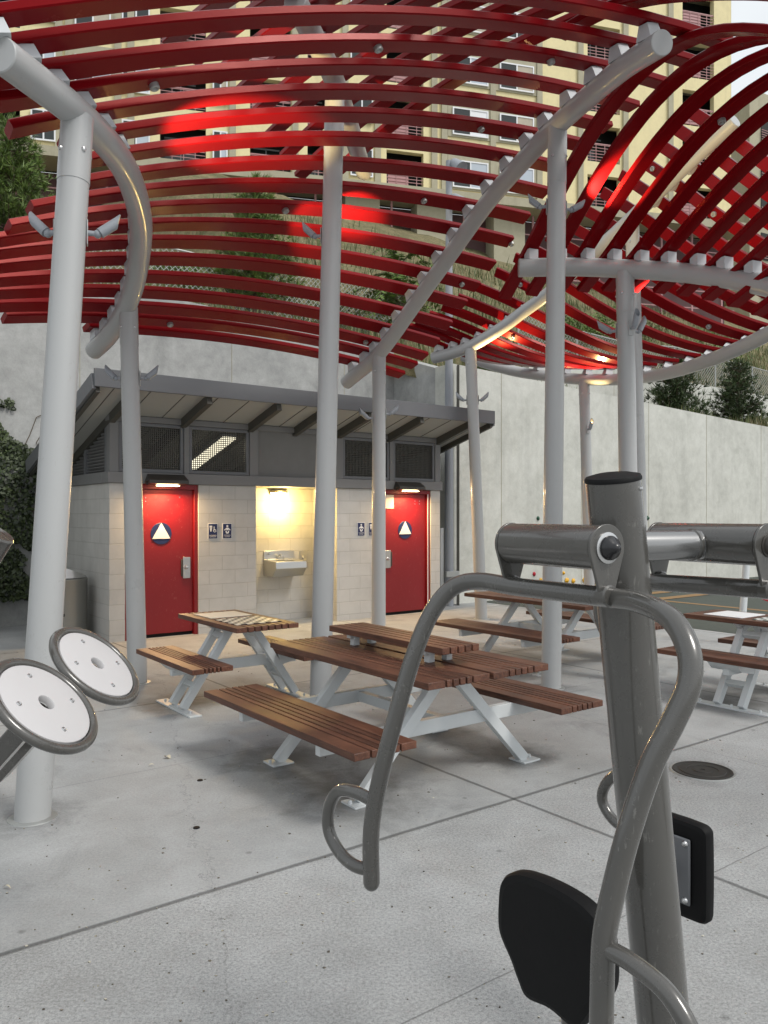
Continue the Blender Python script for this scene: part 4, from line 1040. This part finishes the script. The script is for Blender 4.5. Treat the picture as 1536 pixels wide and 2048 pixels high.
tag(t4, "short chess table with white boards at the right edge by the court", "picnic table", "picnic tables under the canopies")

# ---------------------------------------------------------------- press machine
pm = empty("press_machine", V((.77, 2.11, 0))); tag(pm, "grey outdoor chest press machine with swinging handles and black pads", "exercise machine")
GM = M["gym_grey"]
T0, T1 = V((.770, 2.11, 0)), P(1226, 958, 1.98)
ax = (T1 - T0).normalized()
m = MB(); m.tube([T0, T1], .0675, 40); post = m.build("post", GM, pm)
capn = (ax + V((0, -.08, 0))).normalized()
m = MB(); m.lathe(T1 - capn * .004, capn, [(.069, 0), (.0695, .006), (.066, .012), (.045, .017), (.0, .020)], 40); m.build("end_cap", M["black_rubber"], post)
m = MB(); m.lathe(T1 - ax * .025 + V((.052, -.043, 0)), V((.77, -.64, 0)), [(0, .006), (.005, .005), (.006, 0)], 10); m.build("screw", M["bolt_steel"], post)
m = MB(); m.lathe(T0, UP, [(.0, .014), (.15, .014), (.15, 0)], 36); m.build("base_flange", GM, post)
PC = V((.66, 2.10, 0)); rot180 = Matrix.Translation(PC) @ Matrix.Rotation(math.pi, 4, 'Z') @ Matrix.Translation(-PC)
def unit(flip):
    tf = (lambda p: rot180 @ V(p)) if flip else (lambda p: V(p))
    zt = 1.622; rl, rr = tf((.346, 2.168, zt)), tf((.520, 1.872, zt)); axu = (rr - rl).normalized(); Rr = .056
    fr = MB(); bw = [(-.036, 2.30, .642), (-.036, 2.285, .80), (-.010, 2.275, .955), (.040, 2.275, 1.15), (.085, 2.277, 1.30), (.135, 2.280, 1.42), (.195, 2.272, 1.492), (.262, 2.235, 1.514),
                     (.345, 2.139, 1.508), (.438, 2.015, 1.506), (.530, 1.892, 1.504), (.575, 1.79, 1.502), (.606, 1.69, 1.480), (.620, 1.63, 1.425), (.612, 1.605, 1.36), (.578, 1.60, 1.285), (.535, 1.60, 1.20), (.488, 1.60, 1.06), (.455, 1.60, .93), (.440, 1.60, .85), (.436, 1.60, .75), (.434, 1.60, .60)]
    path = crom([tf(p) for p in bw], 5); fr.tube(path, .0245, 20)
    fr.ball(path[0], .024, 12); fr.ball(path[-1], .024, 12)
    o = fr.build("handle_frame", GM, pm)
    h = MB(); h.tube(crom([tf(p) for p in ((-.036, 2.285, .885), (-.085, 2.32, .895), (-.135, 2.37, .880), (-.165, 2.40, .82), (-.165, 2.40, .75), (-.130, 2.365, .70), (-.085, 2.32, .682), (-.036, 2.295, .68))], 6), .0185, 16); h.build("grip_loop", GM, o)
    h = MB(); h.tube(crom([tf(p) for p in ((.440, 1.60, .835), (.480, 1.54, .835), (.525, 1.475, .815), (.555, 1.43, .76), (.560, 1.42, .70), (.53, 1.46, .65), (.48, 1.53, .635), (.436, 1.60, .635))], 6), .0185, 16); h.build("grip_loop", GM, o)
    # bearing drum and hanger plates
    dr = MB(); dr.tube([rl + axu * .006, rr - axu * .006], Rr - .002, 36); do = dr.build("bearing_drum", GM, pm)
    vert = UP; side = axu.cross(UP).normalized()
    for c in (rl, rr):
        pts = []
        for k in range(25):
            a = R(-15) + R(210) * k / 24; pts.append(c + side * math.cos(a) * Rr + vert * math.sin(a) * Rr)
        pts += [c - side * .024 - vert * .105, c - side * .018 - vert * .118, c + side * .018 - vert * .118, c + side * .024 - vert * .105]
        pl = MB(); pl.prism([p - axu * .004 for p in pts], axu * .008); pl.build("hanger_plate", GM, o, bevel=.0015)
    bt = MB(); e_ = rr + axu * .004
    bt.lathe(e_, axu, [(.037, 0), (.037, .003), (.028, .005)], 28); bt.build("washer", M["bolt_steel"], do)
    bt = MB(); bt.lathe(e_ + axu * .003, axu, [(.029, 0), (.029, .008), (.025, .016), (.015, .022), (.011, .029), (.006, .033), (0, .034)], 28); bt.build("bolt_cap", M["black_gloss"], do)
    bt = MB(); e_ = rl - axu * .004
    bt.lathe(e_, -axu, [(.031, 0), (.031, .003), (.025, .004), (.025, .012), (.014, .028), (.006, .041), (0, .042)], 28); bt.build("bolt_cap", M["lamp_dark"], do)
    for c in (rl, rr):
        wd = MB(); wd.tube([c - vert * .112 - axu * .016, c - vert * .112 + axu * .016], .0262, 18, bev=.004); wd.build("weld_bead", GM, o)
unit(False); unit(True)
m = MB(); a, b = V((.434, 2.02, 1.618)), V((.886, 2.18, 1.618)); m.tube([a, b], .040, 28); M["gym_bright"] = mat("gym_bright", (.30, .30, .30), .22, .75); o = m.build("cross_tube", M["gym_bright"], pm)
t = (b - a).normalized()
for q in (a + t * .056, b - t * .056): m = MB(); m.tube([q - t * .008, q + t * .008], .0435, 24, bev=.004); m.build("weld_bead", GM, o)
# backrest pads
def pad(c, nrm, axis, outline, th, name="backrest"):
    n = len(outline); c = V(c)
    def ring(s, off): return [c + axis * (u * s) + UP * (v * s) + nrm * off for u, v in outline]
    fine = []
    m = MB(); rings = [(.90, 0), (.97, .004), (1.0, .014), (1.0, th - .016), (.97, th - .005), (.88, th)]
    vs = []
    for s, off in rings: vs += ring(s, off)
    fs = [(i * n + k, i * n + (k + 1) % n, (i + 1) * n + (k + 1) % n, (i + 1) * n + k) for i in range(len(rings) - 1) for k in range(n)]
    m.add(vs, fs, True); m.add(vs[:n], [tuple(range(n - 1, -1, -1))]); m.add(vs[-n:], [tuple(range(n))])
    return m.build(name, M["black_rubber"], pm)
def smooth_outline(ctrl, n=6):
    q = [V((u, v, 0)) for u, v in ctrl]; q2 = q[-2:] + q + q[:3]; out = []; p = crom(q2, n)
    return [(a.x, a.y) for a in p[2 * n:(2 + len(q)) * n]]
ol = smooth_outline([(-.175, .06), (-.16, .12), (-.10, .155), (0, .165), (.10, .155), (.16, .12), (.175, .06), (.172, -.02), (.13, -.085), (.105, -.13), (.075, -.165), (0, -.155), (-.075, -.165), (-.105, -.13), (-.13, -.085), (-.172, -.02)])
ol = [(u * .95, v * (.84 if v < 0 else .97)) for u, v in ol]; nA = V((-.8, -.6, 0))
p1 = V((.415, 1.865, .692)); bo = pad(p1, nA, D2, ol, .05)
m = MB(); m.tube(crom([p1 - nA * .03 - UP * .12, p1 - nA * .045 - UP * .30, p1 - nA * .10 - UP * .55, p1 - nA * .16 - UP * .68], 5), .025, 16); m.build("pad_stem", GM, pm)
m = MB(); m.obox(p1 - nA * .008, D2 * .075, nA * .005, UP * .09); m.build("mount_plate", GM, bo, bevel=.004)
p2 = V((.865, 2.475, .625)); bo2 = pad(p2, -nA, D2, [(u * .85, v * .9) for u, v in smooth_outline([(-.17, .10), (-.16, .155), (-.10, .165), (0, .165), (.10, .165), (.16, .155), (.17, .10), (.17, -.10), (.16, -.155), (.10, -.165), (0, -.165), (-.10, -.165), (-.16, -.155), (-.17, -.10)])], .05)
m = MB(); m.obox(p2 + nA * .006, D2 * .095, nA * .005, UP * .10); mo = m.build("mount_plate", M["trim_grey"], bo2, bevel=.006)
m = MB()
for su in (-.08, .08):
    for sv in (-.085, .085): m.lathe(p2 + nA * .011 + D2 * su + UP * sv, nA, [(0, .008), (.007, .006), (.010, 0)], 12)
m.build("screw", M["bolt_steel"], mo)
m = MB(); m.tube([p2 + nA * .01, V((.72, 2.12, .60))], .024, 16); m.build("pad_stem", GM, pm)
for q in (-nA * -.30, nA * -.34):
    pass

# ---------------------------------------------------------------- hand wheel station at the left
hw = empty("hand_wheel_station", V((-2.45, 2.95, 0))); tag(hw, "grey exercise stand with two tilted white hand wheels at left", "exercise machine")
nW = V((.675, -.13, .725)).normalized()
pt = P(-10, 1068, 2.9); pax = (pt - V((-2.45, 2.95, 0))).normalized()
m = MB(); m.tube([V((-2.45, 2.95, 0)), pt], .0675, 32); po = m.build("post", GM, hw)
m = MB(); m.lathe(pt - pax * .003, pax, [(.069, 0), (.0695, .006), (.064, .013), (.0, .018)], 32); m.build("end_cap", GM, po)
for c in (P(88, 1410, 2.6), P(191, 1331, 3.1)):
    m = MB(); rr = .185; x = nW.orthogonal().normalized(); y = nW.cross(x)
    m.tube([c + (x * math.cos(2 * math.pi * i / 64) + y * math.sin(2 * math.pi * i / 64)) * rr for i in range(65)], .0165, 14, caps=False)
    wo = m.build("hand_wheel", GM, hw)
    d = MB(); d.lathe(c, nW, [(.027, -.012), (.027, .009), (.030, .0135), (.155, .0135), (.165, .010), (.168, .0), (.165, -.012), (.027, -.012)], 56); d.build("disc", M["disc_white"], wo)
    s = MB()
    for k in range(4):
        a = k * math.pi / 2 + .5; s.lathe(c + (x * math.cos(a) + y * math.sin(a)) * .115 + nW * .0136, nW, [(0, .001), (.004, .001), (.0055, .003), (.0085, .002), (.0095, 0)], 14)
    s.build("screw", M["bolt_steel"], wo)
    b = MB(); b.lathe(c, nW, [(0, -.07), (.022, -.07), (.022, -.012)], 20); b.lathe(c, nW, [(.13, -.024), (.168, -.018), (.170, -.012)], 40); b.build("hub", M["lamp_dark"], wo)
    arm = MB(); e = c - nW * .62; arm.obox((c - nW * .02 + e) / 2, nW * .30, V((0, 1, 0)).cross(nW).normalized() * .032, nW.cross(V((0, 1, 0)).cross(nW)).normalized() * .032); arm.build("arm", GM, hw, bevel=.005)
    k = MB(); k.tube([e, V((-2.45, 2.95, 0)).lerp(pt, .32)], .03, 14); k.build("brace", GM, hw)

# ---------------------------------------------------------------- other things on and by the pavement
r = empty("manhole_cover", G(1405, 1542)); tag(r, "round dark iron cover set in the pavement right of the press machine", "manhole cover")
m = MB(); c = G(1405, 1542); m.lathe(c, UP, [(0, .006), (.015, .006), (.016, .010), (.06, .010), (.062, .006), (.10, .006), (.102, .010), (.145, .010), (.148, .006), (.172, .006), (.176, .009), (.188, .009), (.19, .0)], 48); m.build("lid", M["cast_iron"], r)
m = MB(); m.lathe(c, UP, [(.191, .004), (.205, .005), (.207, 0)], 48); m.build("rim", M["galv"], r)
# bin, local
bc = V((-4.36, 10.92, 0)); r = empty("trash_can", bc); tag(r, "round stainless steel bin with slanted lid by the restroom side wall", "bin")
m = MB(); m.lathe(bc, UP, [(.28, 0), (.28, .04), (.295, .05), (.295, .80), (.30, .81), (.30, .83), (.28, .84)], 40); o = m.build("body", M["bin_steel"], r)
m = MB(); n = 36; top = [bc + V((.285 * math.cos(2 * math.pi * i / n), .285 * math.sin(2 * math.pi * i / n), .845)) for i in range(n)]
hi = [p + UP * (.03 + .10 * (1 - (p - bc).dot(D1) / .285)) * .9 + (bc + UP * .845 - p) * .12 for p in top]
m.add(top + hi, [(i, (i + 1) % n, n + (i + 1) % n, n + i) for i in range(n)], True); m.add(hi, [tuple(range(n))]); m.build("lid", M["steel"], r)
m = MB(); m.obox(bc + V((.02, -.297, .42)), V((.004, 0, 0)), V((0, .004, 0)), V((0, 0, .38))); m.obox(bc + V((.10, -.285, .36)), V((.014, 0, 0)), V((0, .012, 0)), V((0, 0, .018))); m.build("door_seam", M["lamp_dark"], r)
gb = BL(-1.3, 1.9); r = empty("wheelie_bin", gb); tag(r, "green plastic bin half hidden behind the nearest column", "bin")
m = MB(); m.add([gb + V((x * s, y * s, z)) for z, s in ((0.05, .8), (.72, 1.0)) for x, y in ((-.20, -.2), (.20, -.2), (.20, .2), (-.20, .2))], [(3, 2, 1, 0), (0, 1, 5, 4), (1, 2, 6, 5), (2, 3, 7, 6), (3, 0, 4, 7)]); m.build("body", M["lamp_dark"], r, bevel=.01)
m = MB(); m.obox(gb + UP * .74, V((.23, 0, 0)), V((0, .23, 0)), V((0, 0, .02))); m.obox(gb + V((.02, -.18, .60)), V((.2, 0, 0)), V((0, .012, 0)), V((0, 0, .08))); m.build("lid", M["green_bin"], r, bevel=.008)
# light pole at the wall corner
lp = BL(JX - .22, QR - .15); r = empty("light_pole", lp); tag(r, "tall grey pole with two floodlights beside the restroom's right end", "light pole")
ht = HC + (CYP - 322) / FPX * lp.y
m = MB(); m.tube([lp, lp + UP * 3.2, lp + UP * ht], [.085, .078, .058], 20); o = m.build("pole", M["pole_dark"], r)
m = MB(); m.obox(lp + V((.05, -.10, .60)), D1 * .16, D2 * .03, UP * .05); m.build("clamp", M["galv"], r, bevel=.004)
m = MB(); m.box(lp.x - .16, lp.x - .10, lp.y - .02, lp.y + .04, 0, 1.45); m.build("conduit", M["table_white"], r)
for z in (ht - .10, ht - .75):
    q = lp + UP * z + V((.12, -.05, .02)); d = V((.45, -.5, -.62)).normalized()
    m = MB(); m.tube([lp + UP * (z - .06), lp + UP * (z - .06) + V((.12, -.05, 0))], .02, 8); m.lathe(q - d * .10, d, [(.0, 0), (.07, .01), (.09, .06), (.12, .22), (.135, .30), (.12, .29), (0, .27)], 20); m.build("floodlight", M["pole_dark"], r)
for z_ in ():
    pass
m = MB(); m.box(lp.x + .16, lp.x + .20, lp.y + .05, lp.y + .22, 0, 4.5)
m.build("return_shade_strip", M["rafter_dark"], r)  # added dark strip, painted shade of the wall return beside the pole
# climbing holds on the pale wall
def wall_pt(px, py):                     # the point of the pale wall behind a photo position
    r_ = (px - CXP) / FPX; o = BL(0, QR); s = (r_ * o.y - o.x) / (.8 - .6 * r_); p = o + D1 * s; return V((p.x, p.y, HC + (CYP - py) / FPX * p.y))
for px, py, mt_, sz, lab in ((1127, 1146, "yellow_hold", .05, "yellow climbing hold topmost of the cluster on the pale wall"), (1133, 1161, "yellow_hold", .085, "tall yellow climbing hold under the topmost one"),
                             (1146, 1162, "yellow_hold", .075, "flat yellow climbing hold in the middle of the cluster"), (1168, 1160, "yellow_hold", .08, "yellow climbing hold beside the hanger plate at right of the cluster"),
                             (1076, 1037, "green_hold", .06, "dark green climbing hold above the left bearing drum"), (1295, 1036, "green_hold", .07, "dark green climbing hold right of the press machine post"),
                             (1303, 1127, "red_hold", .09, "red climbing hold right of the press machine post"), (1081, 1160, "yellow_hold", .06, "yellow climbing hold seen under the left bearing drum"), (1068, 1148, "red_hold", .06, "red climbing hold seen under the left bearing drum")):
    p = wall_pt(px, py); m = MB(); rnd = random.Random(px)
    sz *= .7; m.lathe(p, D2, [(sz, 0), (sz * .95, sz * .3), (sz * .6, sz * .7), (sz * .2, sz * .9), (0, sz * .92)], 12)
    for v_ in m.v: dv = v_ - p; v_ += dv * rnd.uniform(-.12, .18)
    tag(m.build("climbing_hold", M[mt_], base=p), lab, "climbing hold", "climbing holds on the pale wall")
# small exercise post with a red handle at the right edge
eb = V((4.68, 10.5, 0)); r = empty("exercise_stand", eb); tag(r, "pale exercise post with a curved red handle at the right edge", "exercise machine")
m = MB(); m.tube([eb, eb + V((.10, 0, 1.35))], .045, 16); m.build("post", M["table_white"], r)
m = MB(); q = eb + V((.05, 0, .68)); m.tube(crom([q, q + V((.12, -.02, -.01)), q + V((.28, -.04, -.10)), q + V((.5, -.05, -.09)), q + V((.6, -.05, .05)), q + V((.55, 0, .45))], 6), .016, 10); m.build("handle", M["red_hold"], r)
# litter
for i, (px, py, lab) in enumerate(((335, 1517, "curled pale dry leaf on the pavement near the wheels"), (303, 1533, "thin pale dry leaf stalk left of the curled leaf"), (14, 1778, "small dry leaf at the left edge of the pavement"), (1145, 1428, "thin dry leaf on the pavement right of the long table"))):
    p = G(px, py); m = MB(); rnd = random.Random(i); a = rnd.uniform(0, 3); d = V((math.cos(a), math.sin(a), 0)); s = V((-d.y, d.x, 0)); L_ = .05 if i == 0 else .04; ww = .022 if i == 0 else .007
    vs = []
    for k in range(7):
        t = k / 6; wv = ww * math.sin(math.pi * (.08 + .84 * t)); z = .006 + .02 * t * (1 - t) * 2; vs += [p + d * L_ * (t - .5) + s * wv + UP * (z + wv * .5), p + d * L_ * (t - .5) + UP * z, p + d * L_ * (t - .5) - s * wv + UP * (z + wv * .3)]
    fs = []
    for k in range(6): fs += [(k * 3, k * 3 + 1, k * 3 + 4, k * 3 + 3), (k * 3 + 1, k * 3 + 2, k * 3 + 5, k * 3 + 4)]
    m.add(vs, fs, True); tag(m.build("dry_leaf", M["leaf_dry"], base=p), lab, "leaf", "dry leaves on the pavement")
for i, (px, py, lab) in enumerate(((400, 1561, "upper of two small black caps set in the pavement"), (393, 1656, "lower of two small black caps set in the pavement"))):
    p = G(px, py); m = MB(); m.lathe(p, UP, [(0, .005), (.017, .005), (.019, .0)], 16); tag(m.build("pavement_cap", M["black_rubber"], base=p), lab, "cap", "black caps in the pavement")

rnd = random.Random(21); m = MB()
for k in range(420):
    px, py = rnd.uniform(-50, 1580), 1290 + 760 * rnd.random() ** 1.4; p = G(px, py); z = rnd.uniform(.0015, .004); r_ = rnd.uniform(.002, .007) * (.6 + p.y * .12); n_ = rnd.randint(4, 6); a0 = rnd.uniform(0, 6)
    m.prism([p + V((math.cos(a0 + 6.283 * i / n_) * r_ * rnd.uniform(.6, 1.3), math.sin(a0 + 6.283 * i / n_) * r_ * rnd.uniform(.4, 1.2), .0005)) for i in range(n_)], UP * z)
gm_ = mat("grit", (.2, .18, .14), .9); kk = N(gm_); ge_ = kk.n("ShaderNodeNewGeometry"); kk.color(kk.ramp(ge_.outputs['Random Per Island'], [(0, (.05, .045, .04)), (.5, (.16, .14, .11)), (.8, (.45, .42, .34)), (1, (.6, .58, .5))]))
tag(m.build("pavement_grit", gm_), "scattered grit and leaf crumbs on the pavement", "grit", kind="stuff")
